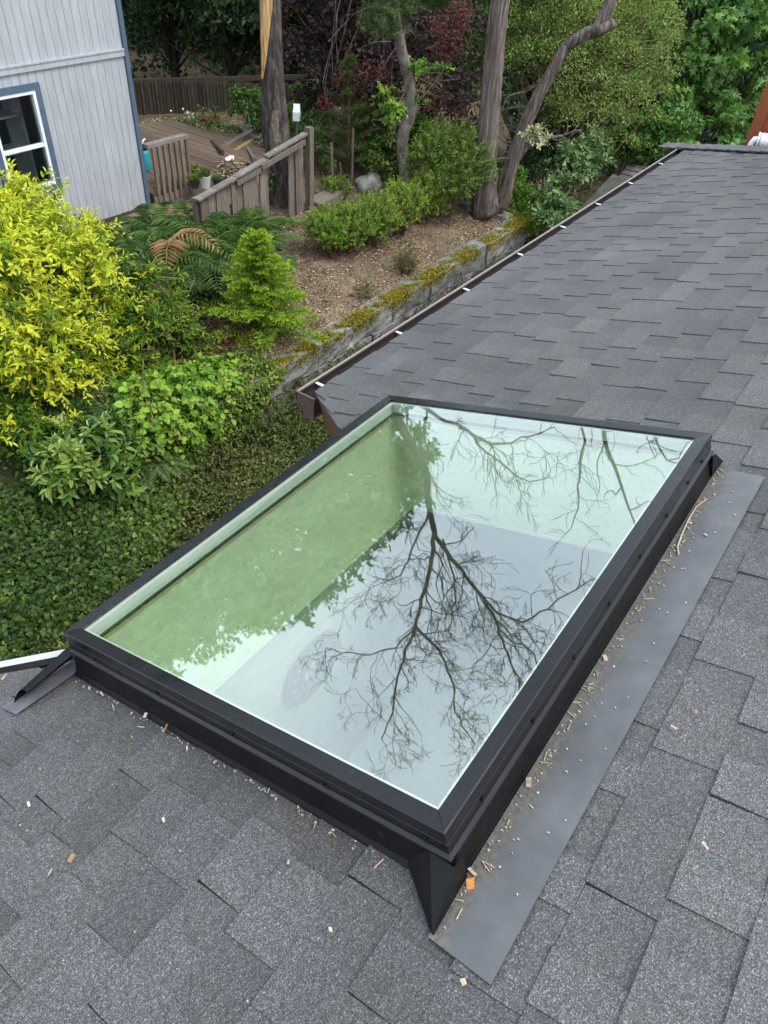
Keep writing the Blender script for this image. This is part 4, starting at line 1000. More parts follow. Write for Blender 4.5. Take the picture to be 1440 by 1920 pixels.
# leaf litter on the bed and the garden soil
def litter(name, x0, x1, y0, y1, n, label, L=.042):
    b = Buf(); P = np.stack([rng.uniform(x0, x1, n), rng.uniform(y0, y1, n)], -1); keep = (np.sin(P[:, 0] * 3.1 + np.sin(P[:, 1] * 4)) + rng.normal(0, .8, n)) > -.6; P = P[keep]; m = len(P)
    P3 = np.column_stack([P, H(P[:, 0], P[:, 1]) + rng.uniform(.004, .03, m)])
    leafset(b, P3, rnd_dirs(m) * [1, 1, .3], rnd_dirs(m) * .7 + [0, 0, 1.0], L * rng.uniform(.4, 1.3, m), L * .5 * rng.uniform(.4, 1.2, m), np.clip(rng.normal(.5, .27, m), 0, 1), 'd')
    build(name, b, M['litter'], kind='stuff', label=label, cat='leaf litter')
litter('leaf_litter', 5.2, 11.3, 5.12, 7.6, 24000, 'dry brown leaf litter covering the planting bed')
litter('garden_litter', 8.2, 15.0, 7.8, 13.5, 6000, 'fallen leaves on the garden soil behind the deck', .07)

# ------------------------------------------------------------------ bank planting
def shrub(name, label, cat, lumps, mat, stems=True, group=None, **kw):
    L0 = np.array(lumps, float); base = np.array([L0[:, 0].mean(), L0[:, 1].mean(), 0]); base[2] = H(base[0], base[1])
    t = empty(name, base, label, cat, group)
    b = Buf(); st = Buf()
    shoots(b, lumps, stem=st if stems else None, **kw)
    for l in list(lumps)[::max(1, len(lumps) // 14)]:
        for _ in range(3 if stems else 0): st.tube([base + rng.normal(0, .06, 3) * [1, 1, 0] - [0, 0, .05], (base + np.array(l[:3])) / 2 + rng.normal(0, .08, 3), np.array(l[:3]) + rng.normal(0, .1, 3)], [.02, .014, .006], 5, False)
    build('foliage', b, mat, t)
    if st.n: build('stem', st, M['bark_twig'], t)
    return t
def lump(px, py, y, r, rz=None, ry=None):
    p = at(px, py, y=y); return (p[0], p[1], p[2], r, ry or r, rz or r)
gold = [lump(20, 430, 6.6, .50), lump(130, 480, 6.4, .42), lump(60, 520, 6.2, .70), lump(150, 560, 6.1, .46), lump(90, 640, 5.9, .65), lump(185, 650, 5.9, .42), lump(40, 760, 5.7, .6), lump(140, 750, 5.6, .45), lump(225, 715, 5.6, .30), lump(-80, 600, 6.2, .9), lump(60, 830, 5.4, .4), lump(-60, 480, 6.5, .7), lump(190, 790, 5.35, .26), lump(215, 500, 6.3, .22), lump(240, 600, 5.9, .30), lump(255, 680, 5.7, .28), lump(280, 740, 5.5, .2)]
tg = shrub('golden_shrub', 'big golden yellow leaved shrub at the left edge', 'shrub', list(sub(gold, 210, .40, .92)), M['golden'], n=3300, per=12, slen=.38, L=.064, Wd=.025, up=.45, droop=.35, inner=.45, tip=.40, t0=.72, tv=.3, roll=2.4, shape='o')
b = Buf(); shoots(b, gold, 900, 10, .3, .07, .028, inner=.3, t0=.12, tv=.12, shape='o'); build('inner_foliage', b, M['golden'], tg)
green_mid = [lump(245, 560, 6.1, .40), lump(290, 610, 6.0, .40), lump(335, 670, 5.8, .34), lump(245, 640, 5.8, .38), lump(290, 530, 6.4, .34), lump(270, 700, 5.6, .28)]
shrub('feathery_shrub', 'feathery green shrub right of the golden shrub', 'shrub', list(sub(green_mid, 70, .45, .9)), M['feather'], n=900, per=12, slen=.34, L=.07, Wd=.024, up=.35, droop=.45, inner=.4, t0=.45, tv=.28, tip=.3)
sal = [lump(330, 610, 6.3, .4, .3), lump(390, 580, 6.4, .4, .3), lump(420, 640, 6.1, .42, .3), lump(470, 660, 5.8, .36, .25), lump(360, 660, 5.9, .36, .25), lump(300, 520, 6.8, .4)]
shrub('salal_thicket', 'dark leathery green thicket between the ferns and the young spruce', 'shrub', sal, M['salal'], n=900, per=7, slen=.26, L=.07, Wd=.042, up=.3, droop=.3, inner=.5, t0=.45, tv=.25, shape='o')
rnd_ = [lump(330, 740, 5.1, .34), lump(395, 715, 5.1, .30), lump(290, 790, 4.95, .28), lump(350, 780, 4.95, .24), lump(440, 700, 5.15, .2), lump(260, 750, 5.1, .28), lump(380, 760, 5.0, .2)]
shrub('round_leaf_shrub', 'bright round leaved shrub below the golden shrub', 'shrub', rnd_, M['roundleaf'], n=620, per=9, slen=.36, L=.062, Wd=.058, up=.2, droop=.5, inner=.4, t0=.74, tv=.3, shape='o', spreadang=1.0)
rho = [lump(175, 850, 5.0, .36, .32), lump(240, 820, 5.1, .28), lump(130, 880, 4.9, .24), lump(215, 890, 4.85, .26)]
shrub('glossy_evergreen_shrub', 'glossy green long leaved shrub above the ivy bank', 'shrub', rho, M['rhodo'], n=260, per=12, slen=.26, L=.115, Wd=.042, up=.5, droop=.2, inner=.5, t0=.62, tv=.3, shape='o', spreadang=1.3)
# ferns
def fern(name, label, base, nf, flen, up=1.0, mat='fern', pinw=.022, pinl=.15, brown=0, group=None, spread=.25):
    t = empty(name, base, label, 'fern', group)
    b = Buf(); bb = Buf()
    for i in range(nf):
        az = rng.uniform(0, 2 * np.pi); L = flen * rng.uniform(.7, 1.15); n = 22
        d = np.array([math.cos(az), math.sin(az), 0]); s_ = np.linspace(0, 1, n)
        lift = up * rng.uniform(.6, 1.1) * (1.55 if i < brown else 1)
        if i < brown: az = rng.uniform(3.6, 5.4); d = np.array([math.cos(az), math.sin(az), 0]); L = flen * 1.1
        P = base + rng.normal(0, spread, 3) * [1, 1, 0] + np.outer(s_ * L * .85, d) + np.outer(lift * L * (s_ - .85 * s_ ** 2.0), [0, 0, 1.0])
        tg = unit(np.gradient(P, axis=0)); sd_ = unit(np.cross(tg, [0, 0, 1.0]) + 1e-6); nn = np.cross(sd_, tg)
        tgt = bb if i < brown else b
        prof = np.sin(np.pi * np.clip(s_ * .88 + .10, 0, 1)) ** .8
        for sg in (-1, 1):
            leafset(tgt, P[2:], sd_[2:] * sg + tg[2:] * .45 - np.array([0, 0, .18]) + rng.normal(0, .05, (n - 2, 3)), nn[2:] + rng.normal(0, .15, (n - 2, 3)), pinl * L * prof[2:] * 1.6 + .005, pinw * (1 + .3 * L), np.clip(rng.normal(.5, .1) + rng.normal(0, .12, n - 2), 0, 1), 'd')
        tgt.tube(P[::5], np.linspace(.006, .002, len(P[::5])), 3, False, tone=.7)
    build('fronds', b, M[mat], t)
    if bb.n: build('dead_fronds', bb, M['brown_frond'], t, label='dead orange brown fronds')
for i, (px, py, y, nf, fl, br, lab) in enumerate(((250, 460, 7.3, 26, .95, 0, 'green fern clump below the grey house corner'), (330, 470, 7.1, 30, 1.0, 3, 'big arching fern clump with dead orange fronds'), (400, 500, 6.8, 26, .95, 0, 'fern clump below the plank fence, next to the young spruce'), (430, 440, 7.0, 14, .75, 0, 'fern clump against the left end of the plank fence'))):
    p = at(px, py, y=y); p[2] = H(p[0], p[1]) + .25; fern('bracken_fern', lab, p, nf * 2, fl, 1.0, brown=br, group='ferns on the bank', pinl=.14, spread=.3)
p = at(290, 850, y=4.95); p[2] = .35; fern('sword_fern', 'small dark fern growing out of the ivy bank', p, 26, .5, .8, pinl=.10, spread=.04)
p = at(545, 790, y=4.6); p[2] = .05
# young spruce
sb = at(492, 628, y=5.5); sb[2] = H(sb[0], sb[1]); d0 = math.hypot(sb[0], sb[1]); shh = at(480, 432, d=d0)[2] - sb[2]
def conifer(name, label, base, h, r, nb_, mat, ndl, L, Wd, bark='bark_twig', top=.0, t0=.5, cat='tree', z0=.05, rise=.15, group=None):
    t = empty(name, base, label, cat, group)
    tr = Buf(); tr.tube([base - [0, 0, .1], base + [.02, 0, h * .5], base + [0, .01, h]], [.035 * h / 1.4, .022 * h / 1.4, .004], 7); build('trunk', tr, M[bark], t, smooth=True)
    b = Buf(); st = Buf()
    for i in range(nb_):
        f = (i + rng.uniform(0, 1)) / nb_; z = h * (z0 + (.97 - z0) * f); az = i * 2.4 + rng.uniform(-.4, .4)
        bl = r * ((1 - f) ** .8 if 'spruce' not in name else (1 - f) ** .62 * (.85 + .2 * math.sin(az * 1.5 + 1))) * rng.uniform(.65, 1.2) + .05 * r; d = np.array([math.cos(az), math.sin(az), rise + .5 * f])
        n = max(5, int(9 * bl / r) + 3); s_ = np.linspace(.1, 1, n)
        P = base + [0, 0, z] + np.outer(s_ * bl, unit(d)) + np.outer(-.10 * bl * s_ ** 2, [0, 0, 1])
        st.tube(P[[0, -1]], [.008 * h / 1.4, .003], 3, False)
        side = unit(np.cross(d, [0, 0, 1.0]))
        for j in range(n):
            for sg in (-1, 0, 1):
                if sg == 0 and j < n - 2: continue
                tl = bl * .34 * (1 - s_[j] * .55) * rng.uniform(.7, 1.2) + .03 * r; td = unit(unit(d) * .8 + side * sg * 1.0 + [0, 0, rng.normal(-.05, .12)])
                m = ndl; q = np.linspace(.05, 1, m)
                Q = P[j] + np.outer(q * tl, td); rr = rnd_dirs(m)
                leafset(b, Q, td + rr * .9 + [0, 0, .15], rnd_dirs(m), L * rng.uniform(.7, 1.2, m), Wd, np.clip(t0 + .35 * (s_[j] - .5) + .25 * (q - .5) + rng.normal(0, .12, m), 0, 1), 'n')
    build('needles', b, M[mat], t); build('branch', st, M[bark], t)
    return t
conifer('young_spruce', 'young bright green spruce on the bank', sb, shh, .60, 105, 'spruce', 16, .042, .013, t0=.62)
# dry brush under the spruce
b = Buf(); 
for i in range(260):
    p = at(rng.uniform(360, 520), rng.uniform(630, 690), y=rng.uniform(5.3, 5.9)); p[2] = H(p[0], p[1]) + rng.uniform(.02, .25)
    d = unit(rnd_dirs(1)[0] * [1, 1, .4]); L = rng.uniform(.15, .45); b.tube([p, p + d * L * .5 + [0, 0, .03], p + d * L], [.004, .003, .002], 3, False, tone=rng.uniform(0, 1))
    m = 8; q = np.linspace(.1, 1, m); leafset(b, p + np.outer(q * L, d), rnd_dirs(m), rnd_dirs(m), .05, .012, rng.uniform(0, 1, m), 'd')
build('dry_brush', b, M['dry_brush'], kind='stuff', label='dry brown fern stalks and brush beneath the young spruce', cat='dead plants')
# ivy
b = Buf(); n = 34000
xx = rng.uniform(.2, 4.5, n); f = rng.uniform(0, 1, n)
yb = 5.0 - .80 * smooth((4.4 - xx) / 2.0)
P = np.stack([xx, yb + f * (5.7 - yb) - .10 + rng.normal(0, .05, n), .10 + .90 * smooth(f * 1.05 + .08) * (.75 + .25 * np.sin(xx * 2.3)) + rng.normal(0, .05, n) + .10 * np.sin(xx * 5 + f * 6) * f], -1)
nn = np.stack([rng.normal(0, .35, n), -1.0 + rng.normal(0, .35, n), .9 + rng.normal(0, .3, n)], -1)
leafset(b, P, np.stack([rng.normal(0, .6, n), -.6 + rng.normal(0, .4, n), -.8 + rng.normal(0, .4, n)], -1), nn, .044 * rng.uniform(.5, 1.35, n), .044 * rng.uniform(.5, 1.3, n), np.clip(.26 + .35 * (np.sin(xx * 2.1 + 1) * .5 + .3) * (1 - f) + rng.normal(0, .2, n), 0, 1), 'i')
n = 7500; xx = rng.uniform(3.5, 5.25, n); hang = rng.uniform(0, 1, n) ** 1.5 * (.5 * (1 - smooth((xx - 4.6) / .6)) + .12)
P = np.stack([xx, np.where(rng.random(n) < .55, 4.85 + rng.normal(0, .02, n), rng.uniform(4.85, 5.45, n)), np.zeros(n)], -1); fr = P[:, 1] < 4.9
P[:, 2] = np.where(fr, .62 - hang, np.maximum(H(P[:, 0], P[:, 1]), .60) + rng.uniform(.01, .14, n))
leafset(b, P, np.stack([rng.normal(0, .6, n), -.5 + rng.normal(0, .4, n), -.8 + rng.normal(0, .4, n)], -1), np.stack([rng.normal(0, .35, n), -1.0 + rng.normal(0, .35, n), .6 + rng.normal(0, .4, n)], -1), .045 * rng.uniform(.6, 1.25, n), .045 * rng.uniform(.6, 1.2, n), np.clip(rng.normal(.58, .22, n), 0, 1), 'i')
build('ivy', b, M['ivy'], kind='stuff', label='dark green ivy covering the bank and hanging over the wall', cat='ivy')
b = Buf(); b2 = np.linspace(.0, 4.6, 24); P = []; F = []
for i, x in enumerate(b2):
    yb_ = 5.0 - .80 * smooth((4.4 - x) / 2.0)
    for f in np.linspace(0, 1, 8): P.append((x, yb_ + f * (5.9 - yb_), -.05 + .90 * smooth(f * 1.15) * (.75 + .25 * math.sin(x * 2.3))))
for i in range(23):
    for j in range(7): F.append((i * 8 + j, (i + 1) * 8 + j, (i + 1) * 8 + j + 1, i * 8 + j + 1))
b.add(P, F, .1); build('ivy_bank', b, M['soil'], kind='structure', smooth=True)
# low ground cover between the house and the wall
b = Buf(); n = 2600
for (cx0, cx1, cy0, cy1, nn_) in ((.3, 7.2, 2.2, 4.85, 5200), (7.2, 12.0, 2.6, 4.88, 1700)):
    C = np.stack([rng.uniform(cx0, cx1, nn_), rng.uniform(cy0, cy1, nn_)], -1)
    C = C[C[:, 1] < 4.97 - .80 * smooth((4.4 - C[:, 0]) / 2.0)]; nn_ = len(C)
    hgt = .10 + .10 * (np.sin(C[:, 0] * 2.7) * np.sin(C[:, 1] * 3.3 + C[:, 0]) + .6) + .12 * (C[:, 1] > 4.5)
    for k_ in range(14):
        s_ = k_ / 13; az = rng.uniform(0, 6.28, nn_) if k_ == 0 else az
        P = np.column_stack([C[:, 0] + np.cos(az) * .22 * s_, C[:, 1] + np.sin(az) * .22 * s_, hgt * (.5 + .9 * s_ - .6 * s_ * s_) + rng.uniform(0, .03, nn_)])
        leafset(b, P, rnd_dirs(nn_) + [0, 0, .2], rnd_dirs(nn_) * .6 + [0, 0, 1.0], .042 * rng.uniform(.6, 1.3, nn_), .024, np.clip(rng.normal(.42, .2, nn_) + .2 * (s_ - .5), 0, 1), 'd')
build('ground_cover', b, M['cover'], kind='stuff', label='low small leaved ground cover along the retaining wall', cat='ground cover')

# ------------------------------------------------------------------ hedge and small plants on the bed
def bush(px, py, z, wpx, hpx, name, label, mat, n, per, slen, L, Wd, group=None, t0=.5, up=.9, cat='shrub', shape='d', tip=.3):
    p = at(px, py, z=z); d = np.linalg.norm(p - CAM); r = wpx / 2 * d / FPX; h = hpx * d / FPX * .9; p[2] = H(p[0], p[1])
    lum = [(p[0], p[1], p[2] + h * .45, r * .8, r * .8, h * .5)]
    for a in np.linspace(0, 6.28, 6)[:-1]: lum.append((p[0] + math.cos(a) * r * .5, p[1] + math.sin(a) * r * .5, p[2] + h * rng.uniform(.3, .6), r * .55, r * .55, h * .38))
    return shrub(name, label, cat, lum, M[mat], n=n, per=per, slen=slen, L=L, Wd=Wd, up=up, droop=.05, inner=.55, t0=t0, tv=.22, group=group, shape=shape, tip=tip)
G = 'clipped box hedge plants'
bush(614, 474, .72, 84, 92, 'box_shrub', 'nearest box shrub of the hedge, front end by the bare mulch', 'box', 600, 12, .16, .032, .015, G)
bush(656, 462, .74, 88, 100, 'box_shrub', 'second box shrub of the hedge, behind the front one', 'box', 640, 12, .16, .032, .015, G, .5)
bush(702, 446, .75, 92, 108, 'box_shrub', 'middle box shrub of the hedge', 'box', 640, 12, .16, .032, .015, G, .55)
bush(750, 424, .76, 86, 100, 'box_shrub', 'fourth box shrub of the hedge, before the mossy trunk', 'box', 600, 12, .16, .032, .015, G, .6)
bush(794, 402, .76, 76, 96, 'box_shrub', 'far box shrub of the hedge, lighter green beside the tall rounded shrub', 'box', 560, 12, .16, .032, .015, G, .68)
bush(832, 388, .78, 150, 175, 'rounded_evergreen', 'tall rounded evergreen shrub at the far end of the hedge', 'bigbox', 900, 13, .22, .050, .022, None, .55, up=.55)
bush(765, 497, .66, 52, 52, 'wiry_weed', 'wispy small weed alone on the bare mulch', 'pine', 60, 12, .18, .03, .010, None, .7)
bush(683, 540, .66, 26, 26, 'small_weed', 'tiny green weed near the wall edge', 'roundleaf', 14, 7, .12, .035, .015, None, .5)
bush(520, 385, .85, 44, 70, 'salal_sprout', 'leafy green shrub at the foot of the split trunk', 'salal', 70, 9, .2, .055, .032, None, .55, shape='o')
bush(625, 360, .9, 60, 40, 'pale_weed', 'low pale weed patch between fence post and hedge', 'lime', 60, 8, .16, .05, .025, None, .45, shape='o')
# small conifer seedlings around the base and dead sticks
for i, (a, c) in enumerate((((508, 470), (545, 560)), ((498, 455), (560, 490)), ((520, 500), (548, 545)))):
    p, q = at(*a, z=.80), at(*c, z=.70); b = Buf(); b.tube([p, (p + q) / 2 + [0, .02, .03], q], [.018, .016, .01], 6)
    build('dead_branch', b, M['bark_grey'], label=['long pale dead branch lying by the spruce', 'thin dead branch lying across the bed corner', 'short dead branch near the spruce tip'][i], cat='branch', group='dead branches on the bed')
# boulder and stakes, staked pine
bp = at(690, 345, z=.9); b = Buf()
ph = np.linspace(0, np.pi, 9); th = np.linspace(0, 2 * np.pi, 14, endpoint=False); Vb = []
for i in ph:
    for j in th:
        r = 1 + (.22 * math.sin(3 * j + 2 * i) + .07 * math.sin(5 * j - 3 * i) + rng.normal(0, .025)) * math.sin(i) ** 1.5
        Vb.append((bp[0] + .24 * r * math.sin(i) * math.cos(j), bp[1] + .19 * r * math.sin(i) * math.sin(j), bp[2] + .0 + .155 * r * math.cos(i) * (1 + .22 * math.cos(j + .7))))
b.add(Vb, [(i * 14 + j, i * 14 + (j + 1) % 14, (i + 1) * 14 + (j + 1) % 14, (i + 1) * 14 + j) for i in range(8) for j in range(14)])
build('boulder', b, M['stone'], label='pale boulder with moss beside the wooden stakes', cat='boulder', smooth=True)
for i, (px, pb_, pt, w, lab) in enumerate(((624, 352, 268, .024, 'left short wooden stake by the young pine'), (641, 345, 305, .014, 'thin leaning stake between the other two stakes'), (660, 338, 240, .022, 'tall reddish wooden stake right of the young pine'))):
    p = at(px, pb_, z=.92); d = math.hypot(p[0], p[1]); q = at(px - 3 + 5 * (i == 2), pt, d=d); b = Buf(); b.tube([p - [0, 0, .1], q], [w, w * .9], 7); build('stake', b, M['rail_wood'], label=lab, cat='stake', group='stakes round the young pine')
p = at(650, 330, z=.9); conifer('young_pine', 'young soft green pine tied between stakes', p, 1.75, .62, 40, 'pine', 14, .075, .006, t0=.45, rise=.5)
# timber edging step
b = Buf(); p0, p1 = at(590, 385, z=.88), at(640, 355, z=.92); b.beam(p0, p1, .30, .10, tone=.7); build('timber_step', b, M['old_wood'], label='weathered timber step right of the fence post', cat='step')

# white weather sensor on a pole
wp = at(557, 262, d=12.2); 
ws = empty('weather_sensor', wp, 'white house shaped garden sensor on a thin pole', 'sensor')
b = Buf(); b.tube([wp - [0, 0, .5], wp + [0, 0, .30]], .009, 8); build('pole', b, M['grey_iron'], ws)
dd = np.array([.55, -.83, 0]); sx = np.array([.83, .55, 0])
b = Buf(); P = [(-.075, .0), (.075, .0), (.095, .09), (.045, .12), (.03, .21), (-.01, .13), (-.075, .12)]
b.prism([wp + [0, 0, .28] + sx * a + np.array([0, 0, c]) - dd * .05 for a, c in P], -dd * -.10); build('body', b, M['plastic_white'], ws, fixn=True)
b = Buf(); b.prism([wp + [0, 0, .28] + dd * .0525 + sx * a + np.array([0, 0, c]) for a, c in ((-.055, .02), (.0, .02), (.0, .07), (-.055, .07))], dd * .004); build('panel', b, M['grey_iron'], ws, fixn=True)

# garden clutter behind the deck
tcg = at(468, 288, z=1.0); t = empty('tomato_cage', tcg, 'green wire tomato cage standing in the garden', 'plant cage')
for z, r in ((.15, .16), (.4, .12)):
    b = Buf(); a = np.linspace(0, 2 * np.pi, 17); b.tube(np.stack([tcg[0] + r * np.cos(a), tcg[1] + r * np.sin(a), np.full(17, tcg[2] + z)], -1), .005, 5, False); build('hoop', b, M['wire'], t)
for i in range(3):
    a = i * 2.1 + .4; b = Buf(); b.tube([tcg + [.18 * math.cos(a), .18 * math.sin(a), -.02], tcg + [.02 * math.cos(a), .02 * math.sin(a), .62]], .005, 5, False); build('leg', b, M['wire'], t)
for i, (a, c, w, h, mm, lab) in enumerate((((433, 292), (470, 268), .06, .09, 'lumber', 'yellow lumber offcut leaning by the deck end'), ((398, 272), (418, 292), .05, .16, 'dark_fence', 'dark short timber beam lying at the deck end'), ((463, 282), (477, 305), .05, .14, 'old_wood', 'grey brown plank leaning towards the split trunk'), ((415, 283), (470, 250), .10, .10, 'old_wood', 'long weathered beam lying in the garden soil'))):
    p, q = at(*a, z=1.12), at(*c, z=1.18); b = Buf(); b.beam(p, q, w, h, tone=.6); build('timber_piece', b, M[mm], label=lab, cat='timber', group='loose timber behind the deck')
p = at(430, 299, z=DZ + .01); b = Buf(); b.add([p + np.array([x, y, .02 + .02 * math.sin(9 * x + 7 * y)]) for x, y in ((-.10, -.03), (-.04, -.06), (.05, -.05), (.11, 0), (.06, .05), (-.05, .045))], [(0, 1, 2, 3, 4, 5)]); 
b.add([p + np.array([x, y, -.004]) for x, y in ((-.10, -.03), (-.04, -.06), (.05, -.05), (.11, 0), (.06, .05), (-.05, .045))], [(5, 4, 3, 2, 1, 0)]); build('white_cloth', b, M['plastic_white'], label='crumpled white rag on the deck', cat='rag')
b = Buf(); n = 160; P = np.array([at(rng.uniform(405, 460), rng.uniform(300, 330), z=DZ + .012) for _ in range(n)]); leafset(b, P + [0, 0, .0], rnd_dirs(n) * [1, 1, .2], rnd_dirs(n) * .4 + [0, 0, 1], .07, .035, rng.uniform(.2, .8, n), 'd'); build('deck_leaves', b, M['litter'], kind='stuff', label='dead leaves piled on the deck by the fence', cat='leaf litter')
rsb = at(400, 262, z=.98); t = empty('rose_bush', rsb, 'small bush with red flowers in the garden', 'flowering plant')
b = Buf(); shoots(b, [(rsb[0], rsb[1], rsb[2] + .25, .3, .3, .25)], 60, 8, .3, .05, .03, up=.8, droop=.1, inner=.3, t0=.35); build('foliage', b, M['midtree'], t)
for px, py in ((384, 224), (404, 222), (412, 236), (396, 240)):
    p = at(px, py, d=math.hypot(rsb[0], rsb[1])); b = Buf(); n = 14; leafset(b, p + rng.normal(0, .02, (n, 3)), rnd_dirs(n) + [0, 0, .5], rnd_dirs(n), .05, .05, .5, 'o'); build('flower', b, M['red_flower'], t)
p = at(355, 245, z=.98); t = empty('yellow_flower_plant', p, 'low plant with cream flowers in the garden', 'flowering plant')
b = Buf(); shoots(b, [(p[0], p[1], p[2] + .12, .22, .22, .14)], 40, 7, .2, .05, .03, up=.8, inner=.3, t0=.35); build('foliage', b, M['midtree'], t)
b = Buf(); n = 24; leafset(b, p + rng.normal(0, .1, (n, 3)) * [1, 1, .3] + [0, 0, .27], rnd_dirs(n) + [0, 0, .5], rnd_dirs(n), .04, .04, .5, 'o'); build('flowers', b, M['white_flower'], t, kind='stuff')

# ------------------------------------------------------------------ trunks
def trunk_path(pxs, d):
    return np.array([at(x, y, d=d + (q[0] if q else 0)) for x, y, *q in pxs])
def fl(a, f): return 1 + .07 * np.sin(3 * a + 5 * f) + .05 * np.sin(7 * a - 9 * f) + .035 * np.sin(17 * a + 6 * math.sin(19 * f)) + .02 * np.sin(29 * a - 40 * f)
# T1: split trunk
t1 = trunk_path([(536, 445), (532, 400), (530, 330), (521, 270), (517, 225), (513, 160), (510, 90), (507, 0)], 11.45)
D1 = 9.35
top1 = [rf(797, 880, D1), rf(802, 935, D1), rf(815, 1000, D1)]
full = np.concatenate([t1, top1]); path = polyline(full, 90); zz = path[:, 2]
w1 = np.interp(zz, [t1[0][2], t1[2][2], t1[4][2], t1[5][2], t1[7][2], top1[0][2], top1[2][2]], [.23, .175, .19, .150, .135, .055, .044])
tree1 = empty('split_trunk_tree', t1[0], 'dark barked tree with a torn pale orange split, growing through the plank fence', 'tree')
b = Buf(); b.tube(path, w1, 44, noise=.022, flute=fl); build('trunk', b, M['bark_dark'], tree1, smooth=True)
def bark_patch(path, rad, z0, z1, a0f, a1f, off, n=16, m=7):
    """patch of bare wood on a trunk, between heights, spanning angles that vary with height (0 = facing the camera, + = to the right)"""
    V = []
    for i in range(n):
        f = i / (n - 1); z = z0 + (z1 - z0) * f; k_ = np.interp(z, path[:, 2], np.arange(len(path))); i0 = int(k_); c = path[i0] + (path[min(i0 + 1, len(path) - 1)] - path[i0]) * (k_ - i0); r = np.interp(z, path[:, 2], rad)
        to = -c[:2] / np.hypot(*c[:2]); rt = np.array([-to[1], to[0]])
        for j in range(m):
            g_ = j / (m - 1); a = a0f(f) + (a1f(f) - a0f(f)) * g_; rr = r * 1.06 + off * math.sin(math.pi * min(max(g_, .02), .98)) + rng.normal(0, .004)
            V.append((c[0] + rr * (to[0] * math.cos(a) + rt[0] * math.sin(a)), c[1] + rr * (to[1] * math.cos(a) + rt[1] * math.sin(a)), z))
    return V, [(i * m + j, i * m + j + 1, (i + 1) * m + j + 1, (i + 1) * m + j) for i in range(n - 1) for j in range(m - 1)]
za, zb2 = at(493, 150, d=11.3)[2], at(505, -60, d=11.3)[2]
V, F = bark_patch(path, w1, za, zb2 + 1.2, lambda f: -1.15 - .1 * f, lambda f: -1.0 + min(1.0, f * 3.0) * 1.25 + .08 * math.sin(14 * f), .03); b = Buf(); b.add(V, F); build('torn_wood', b, M['split_wood'], tree1, label='torn pale orange wood')
za, zb2 = at(512, 292, d=11.3)[2], at(517, 205, d=11.3)[2]
V, F = bark_patch(path, w1, za, zb2, lambda f: -.62 + .45 * f * f, lambda f: .30 + .2 * f - .25 * f * f, .02); b = Buf(); b.add(V, F); build('scar', b, M['scar_wood'], tree1, label='grey brown bare scar in the bark')
lim = Buf()
B = lambda pts, r0, r1, n=14, D=D1, **k: bare_limb(lim, [rf(x, y, D + (q[0] if q else 0)) for x, y, *q in pts], r0, r1, n, **k)
B([(815, 1000), (803, 1080, .2), (778, 1170, .4), (752, 1245, .5), (735, 1330, .6), (715, 1385, .6)], .042, .012, 24, tl=.8, depth=3)
B([(815, 1000), (858, 1060, -.2), (905, 1120, -.4), (935, 1180, -.5), (958, 1240, -.5), (978, 1300, -.6)], .040, .012, 24, tl=.75, depth=3)
B([(778, 1170, .4), (818, 1215, .2), (848, 1275, 0), (856, 1335, -.1), (890, 1395, -.2)], .029, .010, 18, tl=.65, depth=3)
B([(905, 1120, -.4), (960, 1165, -.6), (1010, 1150, -.8), (1060, 1115, -.8), (1110, 1085, -.9)], .024, .009, 14, tl=.65, depth=2)
B([(803, 960), (780, 1010, .2), (765, 1050, .3), (740, 1085, .4), (700, 1080, .5)], .024, .009, 14, tl=.8, depth=3)
B([(830, 1010), (850, 1080, .3), (852, 1140, .3), (840, 1180, .3)], .022, .008, 10, tl=.6, depth=2)
B([(775, 1180, .4), (720, 1220, .6), (660, 1225, .7), (610, 1215, .8)], .020, .008, 12, tl=.7, depth=2)
B([(935, 1180, -.5), (960, 1200, -.4), (1000, 1230, -.4), (1010, 1290, -.3)], .020, .008, 12, tl=.7, depth=2)
build('bare_branches', lim, M['bark_twig'], tree1)
# T2: tall dead trunk
t2 = trunk_path([(912, 400), (908, 372), (912, 300), (918, 220), (926, 120), (934, 40), (940, 0)], 12.3)
D2 = 10.1
full = np.concatenate([t2, [rf(1128, 770, D2), rf(1135, 830, D2), rf(1155, 880, D2), rf(1175, 940, D2), rf(1192, 985, D2)]]); path = polyline(full, 80)
w2 = np.interp(path[:, 2], [t2[0][2], t2[2][2], t2[-1][2], full[-5][2], full[-1][2]], [.22, .155, .125, .042, .012])
tree2 = empty('bare_straight_trunk', t2[0], 'straight grey brown bare trunk behind the end of the retaining wall', 'tree')
b = Buf(); b.tube(path, w2, 40, noise=.03, flute=fl); build('trunk', b, M['bark_grey'], tree2, smooth=True)
lim = Buf()
for i in range(48, 80, 4): twig(lim, path[i], unit(rnd_dirs(1)[0] * [1, 1, .4] + [0, 0, .3]), 1.0, .016, 1, kids=(1, 3))
build('bare_branches', lim, M['bark_twig'], tree2); lim = Buf()
B([(1092, 790), (1094, 830), (1086, 890), (1085, 960), (1060, 1000)], .026, .008, 12, D=10.4, tl=.5, depth=1)
B([(1040, 760), (1060, 780), (1092, 790)], .028, .026, 6, D=10.4, tl=.3, depth=0)
build('bare_limb', lim, M['bark_twig'], tree2)
